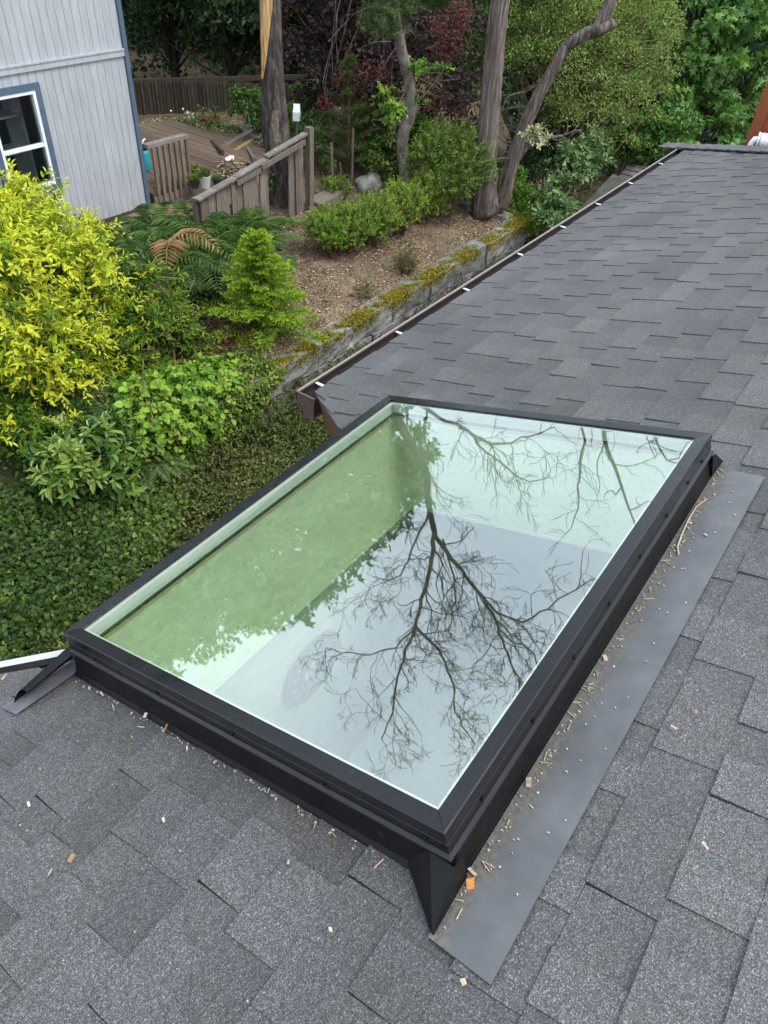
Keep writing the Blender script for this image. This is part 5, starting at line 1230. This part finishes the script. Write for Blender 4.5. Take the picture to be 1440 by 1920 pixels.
# T3: leaning forked trunk
t3 = trunk_path([(935, 385), (944, 365), (955, 320), (968, 280), (985, 235), (1010, 180), (1038, 128), (1062, 85)], 12.5)
tree3 = empty('leaning_dead_trunk', t3[0], 'leaning grey trunk with a snapped fork, right of the straight trunk', 'tree')
path3 = polyline(t3, 52); b = Buf(); b.tube(path3, np.interp(np.linspace(0, 1, 52), [0, .3, 1], [.14, .105, .072]), 36, noise=.03, flute=fl); build('trunk', b, M['bark_grey'], tree3, smooth=True)
f1 = trunk_path([(1062, 85), (1085, 70), (1110, 60), (1128, 42), (1140, 15), (1152, -20)], 12.5)
end3 = [rf(1225, 790, 10.3), rf(1232, 830, 10.3), rf(1260, 870, 10.3), rf(1290, 850, 10.3)]
pp = polyline(np.concatenate([f1, end3]), 26); b = Buf(); b.tube(pp, np.interp(np.linspace(0, 1, 26), [0, .12, .3, 1], [.08, .085, .034, .010]), 14, noise=.03, flute=fl); build('fork', b, M['bark_grey'], tree3, smooth=True)
stb = trunk_path([(1112, 60), (1130, 55), (1148, 44), (1153, 41)], 12.4); b = Buf(); b.tube(stb, [.075, .07, .062, .04], 12, noise=.06); build('snapped_stub', b, M['bark_grey'], tree3, smooth=True)
lim = Buf()
for i in range(12, 26): twig(lim, pp[i], unit(rnd_dirs(1)[0] * [1, 1, .4] + [0, 0, .3]), 1.0, .016, 1, kids=(1, 3))
build('bare_branches', lim, M['bark_twig'], tree3); lim = Buf()
for i in (16, 24, 32, 40): twig(lim, path3[i], unit(np.array([-.4, .6, .2]) + .5 * rnd_dirs(1)[0]), .9, .012, 1, kids=(2, 3), grav=-.1)
build('side_twigs', lim, M['bark_grey'], tree3, kind='stuff'); lim = Buf()
B2 = trunk_path([(958, 330), (970, 300), (1000, 268), (1035, 255), (1060, 262)], 12.7); bare_limb(lim, B2, .07, .015, 10, tl=.4, depth=1, seg=8)
build('low_branch', lim, M['bark_grey'], tree3)
# T4: mossy crooked trunk with pine crown
t4 = trunk_path([(764, 348), (763, 330), (755, 285), (757, 250), (772, 205), (770, 165), (760, 120), (750, 80), (742, 40), (736, 0)], 12.0)
tree4 = empty('crooked_pine', t4[0], 'crooked pale trunk with mossy base behind the hedge', 'tree')
t4e = np.concatenate([t4, [rf(770, 745, 10.2), rf(820, 780, 10.0)]])
path4 = polyline(t4e, 36); b = Buf(); b.tube(path4, np.interp(path4[:, 2], [t4[0][2], t4[2][2], t4[-1][2], t4e[-1][2]], [.12, .085, .068, .032]), 20, noise=.03, flute=fl); build('trunk', b, M['bark_moss'], tree4, smooth=True)
lim = Buf()
B([(820, 780), (870, 800), (900, 835), (950, 875), (990, 900), (1030, 890)], .030, .009, 14, D=10, tl=.7, depth=2)
B([(800, 770), (790, 830), (800, 880), (830, 920)], .022, .008, 12, D=10, tl=.8, depth=2)
B([(860, 800), (930, 830), (990, 820), (1040, 800)], .03, .010, 12, D=9.6, tl=.7, depth=2)
B([(770, 745), (760, 800), (790, 850)], .022, .009, 10, D=10.4, tl=.8, depth=2)
build('bare_branches', lim, M['bark_twig'], tree4); lim = Buf()
for i in range(8, 20): twig(lim, path4[i], unit(rnd_dirs(1)[0]), .8, .010, 1, kids=(2, 3), grav=-.15)
build('side_twigs', lim, M['bark_grey'], tree4, kind='stuff')
for i in range(5):
    lim = Buf(); p = at(620 + 22 * i + rng.uniform(-8, 8), -20, d=12.6); twig(lim, p, np.array([rng.normal(0, .1), rng.normal(0, .1), -1]), rng.uniform(.9, 1.5), .012, 1, curl=.15, kids=(2, 4), grav=-.3); build('hanging_twig', lim, M['bark_grey'], tree4)
b = Buf()
for px, py, r in ((720, 25, .30), (745, 10, .28), (700, 45, .24), (735, 55, .22), (715, -30, .4), (760, -40, .4)):
    p = at(px, py, d=11.8); shoots(b, [(*p, r, r, r * .8)], 60, 22, .26, .085, .006, up=.2, droop=.2, inner=.2, shape='n', t0=.5, spreadang=1.1)
build('needles', b, M['pine'], tree4)
# leafy sprouts on the trunk
def sprout(name, label, pxs, d, mat, n, L, Wd, r=.12, cat='shrub', slen=.25, t0=.6):
    lum = [(*at(x, y, d=d), r, r, r) for x, y in pxs]; t = empty(name, np.array(lum)[:, :3].mean(0), label, cat); b = Buf(); shoots(b, lum, n, 8, slen, L, Wd, up=.2, droop=.3, inner=.2, shape='o', t0=t0, tv=.25); st = Buf()
    st.tube(polyline([l[:3] for l in lum], 8) if len(lum) > 1 else [np.array(lum[0][:3]) - [0, 0, .3], np.array(lum[0][:3])], .008, 5, False)
    build('foliage', b, M[mat], t); build('stem', st, M['bark_twig'], t); return t
sprout('lime_sprout', 'lime green leafy sprout left of the mossy trunk', [(722, 170), (735, 190), (745, 200), (728, 225), (735, 205)], 11.6, 'lime', 44, .055, .042)
sprout('green_sprout', 'fresh green sprout right of the mossy trunk', [(780, 125), (800, 130), (835, 125), (790, 185)], 11.9, 'lime', 30, .055, .04, t0=.35)
sprout('cream_sprig', 'cream coloured leaf cluster hanging beside the leaning trunk', [(990, 255), (1010, 240), (1020, 262)], 12.1, 'cream', 40, .05, .035, .10)

# ------------------------------------------------------------------ shrubs and trees behind
def crown_tree(name, label, lumps, mat, n, L, Wd, shape='d', trunk=None, nsub=40, fs=.34, bark='bark_twig', t0=.5, group=None, cat='tree', sho=None, inner=.55):
    L0 = np.array(lumps, float); base = np.array(trunk if trunk is not None else [L0[:, 0].mean(), L0[:, 1].mean(), 0]); base = np.array([base[0], base[1], float(H(base[0], base[1]))])
    t = empty(name, base, label, cat, group)
    S = sub(lumps, nsub, fs); b = Buf()
    if sho: shoots(b, S, n // sho[0], sho[0], sho[1], L, Wd, up=.3, droop=.35, inner=.35, shape=shape, t0=t0, tv=.22, zmin=-.5)
    else: cloud(b, S, n, L, Wd, shape, inner, t0)
    build('crown', b, M[mat], t)
    st = Buf(); top = L0[np.argmax(L0[:, 2]), :3]; hgt = top[2] - base[2]; rt = .03 + .016 * hgt
    tp = polyline([base - [0, 0, .2], base + (top - base) * .4 + rng.normal(0, .05 * hgt, 3) * [1, 1, 0], top], 8); st.tube(tp, np.linspace(rt, rt * .25, 8), 8, False)
    build('trunk', st, M[bark], t, smooth=True)
    br = Buf()
    for l in S[::2]:
        k_ = rng.integers(1, 6); mid = (tp[k_] + l[:3]) / 2 + rng.normal(0, .08, 3); br.tube([tp[k_], mid, l[:3]], [rt * .35, rt * .22, .008], 4, False)
    build('branch', br, M[bark], t)
    return t
def lp(px, py, d, r, rz=None): p = at(px, py, d=d); return (*p, r, r, rz or r)
# purple smoke bush
sm = [lp(640, 120, 13.6, .9), lp(610, 60, 13.8, 1.0), lp(690, 170, 13.2, .75), lp(840, 90, 13.4, .75), lp(850, 190, 13.2, .7), lp(820, 230, 13.0, .6), lp(660, 40, 13.6, .9), lp(880, 210, 13.2, .5), lp(620, 180, 13.4, .7), lp(720, 110, 13.8, .8), lp(800, 150, 13.8, .8), lp(650, -60, 14, 1.2), lp(820, -30, 14, 1.0)]
tsm = crown_tree('purple_smoke_bush', 'dark purple leaved smoke bush with pink plumes', sm, 'smoke', 17000, .075, .05, 'o', nsub=150, fs=.32, cat='shrub', t0=.5)
b = Buf()
for px, py, r in ((690, 140, .22), (665, 165, .2), (715, 150, .18), (830, 60, .3), (845, 90, .22), (860, 45, .16), (862, 25, .2), (835, 100, .2), (610, 195, .14), (700, 160, .2), (815, 195, .16), (860, 220, .16), (640, 150, .15)):
    cloud(b, [lp(px, py, 12.75, r)], 330, .05, .03, 'd', .2, .5, .25)
build('plumes', b, M['plume'], tsm, label='dusty pink feathery plumes')
# ivy and dark shrubs under the smoke bush
crown_tree('understory_shrub', 'dark green shrub beneath the smoke bush, behind the boulder', [lp(720, 290, 12.9, .5), lp(690, 260, 13.1, .5), lp(790, 270, 12.9, .5), lp(720, 240, 13.2, .5)], 'ivy', 4200, .07, .05, 'o', nsub=40, cat='shrub', t0=.45)
crown_tree('fence_shrub', 'leafy green shrub before the picket fence, left of the split trunk', [lp(462, 205, 15.5, .45), lp(475, 240, 15.2, .4), lp(590, 215, 15, .45), lp(575, 190, 15.4, .4)], 'midtree', 4200, .07, .045, 'o', nsub=36, cat='shrub', t0=.4)
crown_tree('weedy_shrub', 'mixed green weeds behind the white garden sensor', [lp(540, 250, 13.4, .4), lp(565, 240, 13.4, .4), lp(600, 250, 13.2, .4), lp(590, 290, 12.6, .3)], 'midtree', 3600, .06, .035, 'o', nsub=36, cat='shrub', t0=.5)
# green bamboo-like tree between the trunks
crown_tree('narrow_leaf_tree', 'narrow leaved green tree between the pine and the straight trunk', [lp(860, 60, 15.5, 1.0), lp(900, 130, 15.2, .9), lp(850, 10, 16, 1.2), lp(885, 200, 14.8, .6), lp(880, 280, 14.5, .5), lp(890, -60, 16, 1.4)], 'midtree', 15000, .10, .026, 'd', nsub=90, t0=.45)
# olive green big shrub-tree
ol = [lp(990, 40, 15.6, 1.2), lp(1060, 60, 15.4, 1.2), lp(1140, 70, 15.2, 1.1), lp(1030, 150, 15.0, 1.0), lp(1110, 150, 14.8, 1.0), lp(1190, 140, 15.0, .8), lp(1160, 210, 14.8, .85), lp(1090, 230, 14.6, .8), lp(1215, 200, 15, .6), lp(1060, -40, 16, 1.5), lp(1160, -20, 16, 1.2), lp(980, 120, 15.4, .9), lp(1000, 220, 15, .7), lp(1235, 160, 15.2, .5), lp(1215, 80, 15.6, .7), lp(1250, 120, 15.4, .5)]
crown_tree('olive_leaf_tree', 'large dense olive green tree right of the leaning trunk', ol, 'olive', 66000, .054, .021, 'd', nsub=300, fs=.27, t0=.5, inner=.5)
# maple
mp = [lp(1300, 40, 19, 1.2), lp(1260, 90, 18.5, .9), lp(1390, 60, 18.5, 1.0), lp(1340, 150, 18, 1.0), lp(1310, 200, 17.5, .9), lp(1400, 150, 19, 1.2), lp(1350, 240, 17.5, .8), lp(1290, 250, 17, .7), lp(1420, 230, 18, .9), lp(1250, 270, 16.5, .6), lp(1330, -40, 20, 1.8), lp(1440, 20, 19, 1.2)]
crown_tree('bigleaf_maple', 'broad leaved green maple tree at the upper right', mp, 'maple', 13500, .15, .16, 'm', nsub=110, fs=.27, t0=.5, bark='bark_dark', inner=.6)
# pale sapling & low shrubs beyond the wall end
crown_tree('pale_sapling', 'upright pale green sapling beside the gutter edge', [lp(1105, 262, 13.2, .22), lp(1110, 295, 13.1, .25), lp(1085, 315, 13.0, .28), lp(1060, 300, 12.9, .28), lp(1060, 345, 12.7, .3), lp(1040, 380, 12.4, .3), lp(1030, 420, 12.0, .25)], 'sapling', 4200, .085, .042, 'o', nsub=70, fs=.5, cat='shrub', sho=(9, .35))
crown_tree('lime_shrub', 'sunny lime green shrub at the wall end', [lp(970, 350, 13.4, .32), lp(985, 390, 13.2, .34), lp(965, 410, 12.9, .3), lp(1000, 430, 12.6, .3)], 'lime', 4600, .055, .034, 'o', nsub=50, fs=.42, cat='shrub', t0=.45)
crown_tree('shadow_shrub', 'dark evergreen between the lime shrub and the sapling', [lp(1030, 330, 14.6, .7), lp(1020, 280, 15, .7), lp(1050, 380, 13.6, .5), lp(1070, 250, 15.4, .7)], 'darktree', 7000, .08, .03, 'd', nsub=60, cat='shrub')
crown_tree('roof_side_shrub', 'green shrub beyond the gutter, below the maple', [lp(1200, 270, 16, .6), lp(1240, 260, 16, .6), lp(1175, 280, 16.6, .4)], 'midtree', 6500, .08, .05, 'o', nsub=50, cat='shrub', t0=.5)
# dark trees behind the picket fence
for i, (pxs, d, mt, lab) in enumerate((((285, 325), 21, 'darktree', 'dark evergreen tree beside the grey house, behind the picket fence'), ((395, 455), 20.5, 'darktree', 'dark evergreen tree behind the picket fence, left of the split trunk'), ((500, 560), 21, 'midtree', 'shaded green tree behind the split trunk'), ((660, 740), 20, 'darktree', 'dark tree filling in behind the smoke bush'))):
    lum = []
    for px in pxs:
        for py, r in ((90, 1.3), (20, 1.7), (-60, 2.0), (-150, 2.1), (-240, 1.7)) + (((-340, 2.0), (-440, 1.7)) if px < 400 else ()): lum.append(lp(px + rng.uniform(-20, 20), py, d + rng.uniform(-.6, 1.2), r))
    crown_tree('background_tree', lab, lum, mt, 15000, .17, .08, 'd', nsub=170, fs=.30, bark='bark_dark', group='trees behind the picket fence', inner=.45)
# big leafy tree behind the grey house (seen mirrored in the glass)
lum = [(*rf(x, y, D), r, r, r * .85) for x, y, D, r in ((430, 1080, 15, 1.7), (520, 1090, 15.5, 1.5), (330, 1130, 14, 1.7), (600, 1040, 16, 1.6), (660, 980, 17, 1.7), (720, 930, 17, 1.4), (260, 1190, 13, 1.5), (560, 960, 17, 2.0), (430, 1000, 17, 2.0), (300, 1080, 15, 2.0), (480, 1130, 14.5, .9), (560, 1120, 14.5, .8), (730, 860, 18, 1.6), (200, 1130, 14, 1.8), (300, 1010, 16, 2.0), (420, 930, 17, 2.0), (560, 860, 18, 1.9), (680, 800, 18, 1.7), (170, 1200, 12.5, 1.4))]
crown_tree('tall_tree_behind_house', 'tall leafy tree behind the grey house, mirrored in the skylight glass', lum, 'midtree', 28000, .14, .10, 'm', trunk=(7.2, 16.5), nsub=300, fs=.28, bark='bark_dark', t0=.4)
b = Buf(); cloud(b, [(l[0], l[1], l[2], l[3] * .8, l[4] * .8, l[5] * .8) for l in lum], 7500, .36, .26, 'm', .2, .4); build('inner_crown', b, M['midtree'], bpy.data.objects['tall_tree_behind_house'])
# the wood beyond
b = Buf(); n = 42000
az = np.radians(rng.uniform(-12, 66, n)); d = rng.uniform(25, 34, n) + 2 * np.sin(az * 23); z = rng.uniform(-4, 1, n) + rng.uniform(0, 1, n) ** 1.2 * (6.5 + 1.0 * np.sin(az * 17) + .8 * np.sin(az * 41))
P = np.stack([d * np.cos(az), d * np.sin(az), z], -1)
leafset(b, P, rnd_dirs(n), unit(-P * [1, 1, 0]) + .7 * rnd_dirs(n) + [0, 0, .4], .40 * rng.uniform(.5, 1.3, n), .26 * rng.uniform(.5, 1.3, n), np.clip(rng.normal(.45, .2, n), 0, 1), 'm')
build('far_wood', b, M['darktree'], kind='stuff', label='dense dark wood closing the view behind the garden', cat='wood')
# grass beyond the wall end
b = Buf(); n = 9000; P = np.stack([rng.uniform(11.45, 16, n), rng.uniform(2.8, 7.0, n)], -1); P3 = np.column_stack([P, H(P[:, 0], P[:, 1])])
leafset(b, P3, np.stack([rng.normal(0, .35, n), rng.normal(0, .35, n), np.ones(n)], -1), rnd_dirs(n), .22 * rng.uniform(.4, 1.3, n), .016, rng.uniform(.1, .9, n), 'n'); build('rough_grass', b, M['grass'], kind='stuff', label='rough grass beyond the end of the retaining wall', cat='grass')

# ------------------------------------------------------------------ neighbour roofs beyond the gutter
def shed(name, label, quad, d0, nrow, ncol):
    """small roof slope with visible shingles on a plain shed"""
    P = [at(x, y, d=dd) for x, y, dd in quad]
    c = np.mean(P, axis=0); t = empty(name, (c[0], c[1], float(H(c[0], c[1])) - .3), label, 'shed')
    n = unit(np.cross(P[1] - P[0], P[3] - P[0])); n = n * np.sign(n[2])
    b = Buf(); b.hexa([p - n * .06 for p in P] + [p for p in P]); rfp = build('roof', b, M['far_roof'], t, fixn=True)
    L_ = lambda a, f, g_: (P[0] * (1 - f) + P[1] * f) * (1 - g_) + (P[3] * (1 - f) + P[2] * f) * g_
    for r in range(nrow):
        f = -rng.uniform(0, .08)
        while f < 1:
            w = rng.uniform(.7, 1.4) / ncol; f0, f1 = max(f + .004, 0), min(f + w, 1)
            if f1 > f0 + .01:
                g0, g1 = r / nrow, (r + .97) / nrow
                q = [L_(0, f0, g0), L_(0, f1, g0), L_(0, f1, g1), L_(0, f0, g1)]; b = Buf(); b.hexa([x + n * .004 for x in q] + [q[0] + n * .028, q[1] + n * .028, q[2] + n * .012, q[3] + n * .012], rng.uniform(0, 1)); build('shingle', b, M['far_roof'], rfp, fixn=True)
            f += w
    b = Buf(); lo = float(H(c[0], c[1])) - .4
    Q = [p + (c - p) * .12 for p in P]; b.hexa([(q[0], q[1], lo) for q in Q] + [q - n * .08 for q in Q]); build('wall', b, M['old_wood'], t, fixn=True)
shed('shingle_shed', 'small shed with grey shingle roof behind the gutter', [(1150, 345, 14.2), (1225, 365, 13.8), (1262, 322, 15.4), (1184, 303, 15.9)], 0, 5, 6)
shed('low_shed', 'lower shed with plain dark grey roof beside the gutter', [(1085, 395, 13.0), (1145, 425, 12.6), (1195, 350, 13.5), (1150, 326, 13.9)], 0, 1, 2)

# ------------------------------------------------------------------ red stained chimney chase and white vent
ch = at(1395, 272, d=9.75); CX, CY = ch[0], ch[1]
cc = empty('chimney_chase', (CX + .5, CY - .8, 0), 'red stained wooden chase rising behind the roof at the right edge', 'chimney')
b = Buf(); b.box((CX + .02, CY - 1.6, .2), (CX + 1.0, CY - .02, 5.6)); build('panel', b, M['red_paint'], cc)
b = Buf(); b.box((CX, CY - .12, .2), (CX + .018, CY, 5.6)); build('corner_board', b, M['red_paint'], cc)
b = Buf(); b.box((CX + .02, CY - .018, .2), (CX + .15, CY, 5.6)); build('corner_board', b, M['red_paint'], cc)
for z in (3.1, 3.62):
    p = np.array([CX + .05, CY, z]); b = Buf(); b.tube([p, p + [0, .05, .012], p + [-.012, .055, .02]], .006, 6); build('hook', b, M['grey_iron'], cc)
vp = at(1425, 262, d=9.3)
vt = empty('exhaust_vent', vp - [0, 0, .2], 'white ribbed exhaust vent with elbow pipe on the roof by the red chase', 'vent')
b = Buf(); 
ax = unit(np.array([.25, -1.0, .05])); P = [vp + ax * s_ for s_ in np.linspace(0, .34, 18)]
b.tube(P, [.062 + .008 * (i % 2) for i in range(18)], 18); build('ribbed_pipe', b, M['plastic_white'], vt)
e0 = vp + ax * -.02; b = Buf(); b.tube([e0, e0 - ax * .03 + [0, 0, -.0], e0 - ax * .05 + [0, 0, -.04], e0 - ax * .055 + [0, 0, -.16]], .03, 12); build('elbow', b, M['plastic_white'], vt, smooth=True)
b = Buf(); b.tube([e0 - ax * .006, e0 + ax * .012], .072, 18); build('collar', b, M['white_metal'], vt)

# ------------------------------------------------------------------ wood chips on the roof
def chip(u, v, L, w, th, ang, mat, name=None, lab=None, t=.016, tilt=.1, par=None):
    c, s_ = math.cos(ang), math.sin(ang); b = Buf(); k_ = rng.uniform(.6, 1, 4)
    q = [(u + (c * a * L - s_ * e * w) * k_[i], v + (s_ * a * L + c * e * w) * k_[i]) for i, (a, e) in enumerate(((-.5, -.5), (.5, -.5), (.5, .5), (-.5, .5)))]
    tl = [t, t + tilt * L, t + tilt * L, t]
    b.hexa([rp(*q[i], tl[i]) for i in range(4)] + [rp(*q[i], tl[i] + th) for i in range(4)], rng.uniform(0, 1))
    return b
def uvpx(px, py):
    w = ray(px, py); P = w * (-HR / (NR @ w)); return P[0], P @ V2
for px, py, L, w, ang, mt, lab in ((884, 1668, .030, .024, .6, 'chip_orange', 'orange wood chip beside the near corner of the skylight'), (888, 1645, .028, .010, 1.3, 'chip_pale', 'pale splinter touching the orange chip'), (60, 1516, .022, .009, 1.2, 'chip_pale', 'white wood chip on the shingles at the left edge'), (196, 1310, .030, .010, 1.4, 'chip_pale', 'long pale chip by the front left of the skylight'),
        (277, 1350, .020, .013, .5, 'chip_pale', 'chunky white chip against the front curb'), (315, 1374, .040, .008, .3, 'chip_tan', 'thin tan splinter along the front curb'), (355, 1411, .015, .008, .9, 'chip_pale', 'small pale chip below the tan splinter'), (312, 1546, .016, .009, 1.2, 'chip_pale', 'lone white chip in the middle of the front shingles'), (140, 1618, .022, .014, .3, 'chip_tan', 'curled tan flake on the left front shingles'),
        (545, 1626, .014, .010, .2, 'chip_pale', 'white chip under the front curb centre'), (624, 1752, .013, .011, .9, 'chip_pale', 'round pale chip left of the corner boot'), (872, 1850, .016, .015, .9, 'chip_pale', 'round white chip beside the flashing tip'), (992, 1478, .034, .018, .4, 'chip_pale', 'broad pale chip in the debris by the curb'), (1135, 1243, .024, .014, .6, 'chip_pale', 'tan chip halfway along the curb debris'),
        (1305, 1344, .013, .010, .4, 'chip_tan', 'small tan chip on the right hand shingles'), (1264, 1375, .022, .008, 1.4, 'chip_pale', 'upright pale splinter on the right hand shingles'), (1322, 1597, .026, .009, 1.0, 'chip_pale', 'yellowish splinter near the right edge'), (1322, 1012, .018, .010, 1.3, 'chip_pale', 'white chip on the upper part of the flashing'), (12, 1278, .03, .012, .3, 'chip_pale', 'pale flake on the shingles near the white drip edge')):
    u, v = uvpx(px, py); b = chip(u, v, L * .85, w * .8, .0035, ang, mt); build('wood_chip', b, M[mt], label=lab, cat='wood chip', group='wood chips on the roof')
u0_, v0_ = uvpx(1285, 1000)
b = Buf(); b.tube([rp(*uvpx(x, y), .02) for x, y in ((1272, 1050), (1270, 1035), (1278, 1012), (1290, 985), (1305, 960), (1325, 945))], [.003, .0028, .0024, .002, .0018, .0014], 6); build('twig', b, M['chip_pale'], label='thin curved twig lying in the debris on the flashing', cat='twig')
b = Buf()
def addchip(u, v, L, w, t, tilt=.15):
    c = chip(u, v, L, w, .003, rng.uniform(0, 3.14), None, t=t, tilt=tilt); b.add(np.concatenate(c.V), [f for f in np.concatenate(c.F[4])], np.concatenate(c.T))
for i in range(110):
    u = rng.uniform(.52, 2.33); v = SKV0 - .02 - abs(rng.normal(0, .012)) ; L = rng.uniform(.0025, .006) * (2 if rng.random() < .10 else 1); addchip(u, v, L, L * rng.uniform(.3, .8), .0155)
for i in range(60):
    u = rng.uniform(.5, 2.3); v = rng.uniform(.46, SKV0 - .03); L = rng.uniform(.003, .007); addchip(u, v, L, L * .7, .0155, .02)
for i in range(60):
    u = SKU0 - .03 - abs(rng.normal(0, .008)); v = rng.uniform(.75, 1.95); L = rng.uniform(.003, .008); addchip(u, v, L, L * rng.uniform(.3, .8), .0105)
for i in range(70):
    u = rng.uniform(-.1, .55); v = rng.uniform(.2, 2.1); L = rng.uniform(.0015, .004); addchip(u, v, L, L * rng.uniform(.4, .9), .0105, .02)
for i in range(60):
    u = rng.uniform(.4, 2.6); v = rng.uniform(-.1, .42); L = rng.uniform(.0015, .004); addchip(u, v, L, L * rng.uniform(.4, .9), .0105, .02)
for i in range(48):                                      # needles and bark slivers caught against the curb
    if i < 34: u, v = rng.uniform(.52, 2.33), SKV0 - .022 - abs(rng.normal(0, .016))
    elif i < 42: u, v = SKU0 - .03 - abs(rng.normal(0, .012)), rng.uniform(.75, 1.95)
    else: u, v = rng.uniform(-.05, .5), rng.uniform(.3, 2.0)
    addchip(u, v, rng.uniform(.012, .036), rng.uniform(.0012, .0024), .0150 if i < 34 else .0105, .04)
build('roof_debris', b, M['chip_pale'], kind='stuff', label='fine pale wood debris washed along the skylight curb', cat='debris')
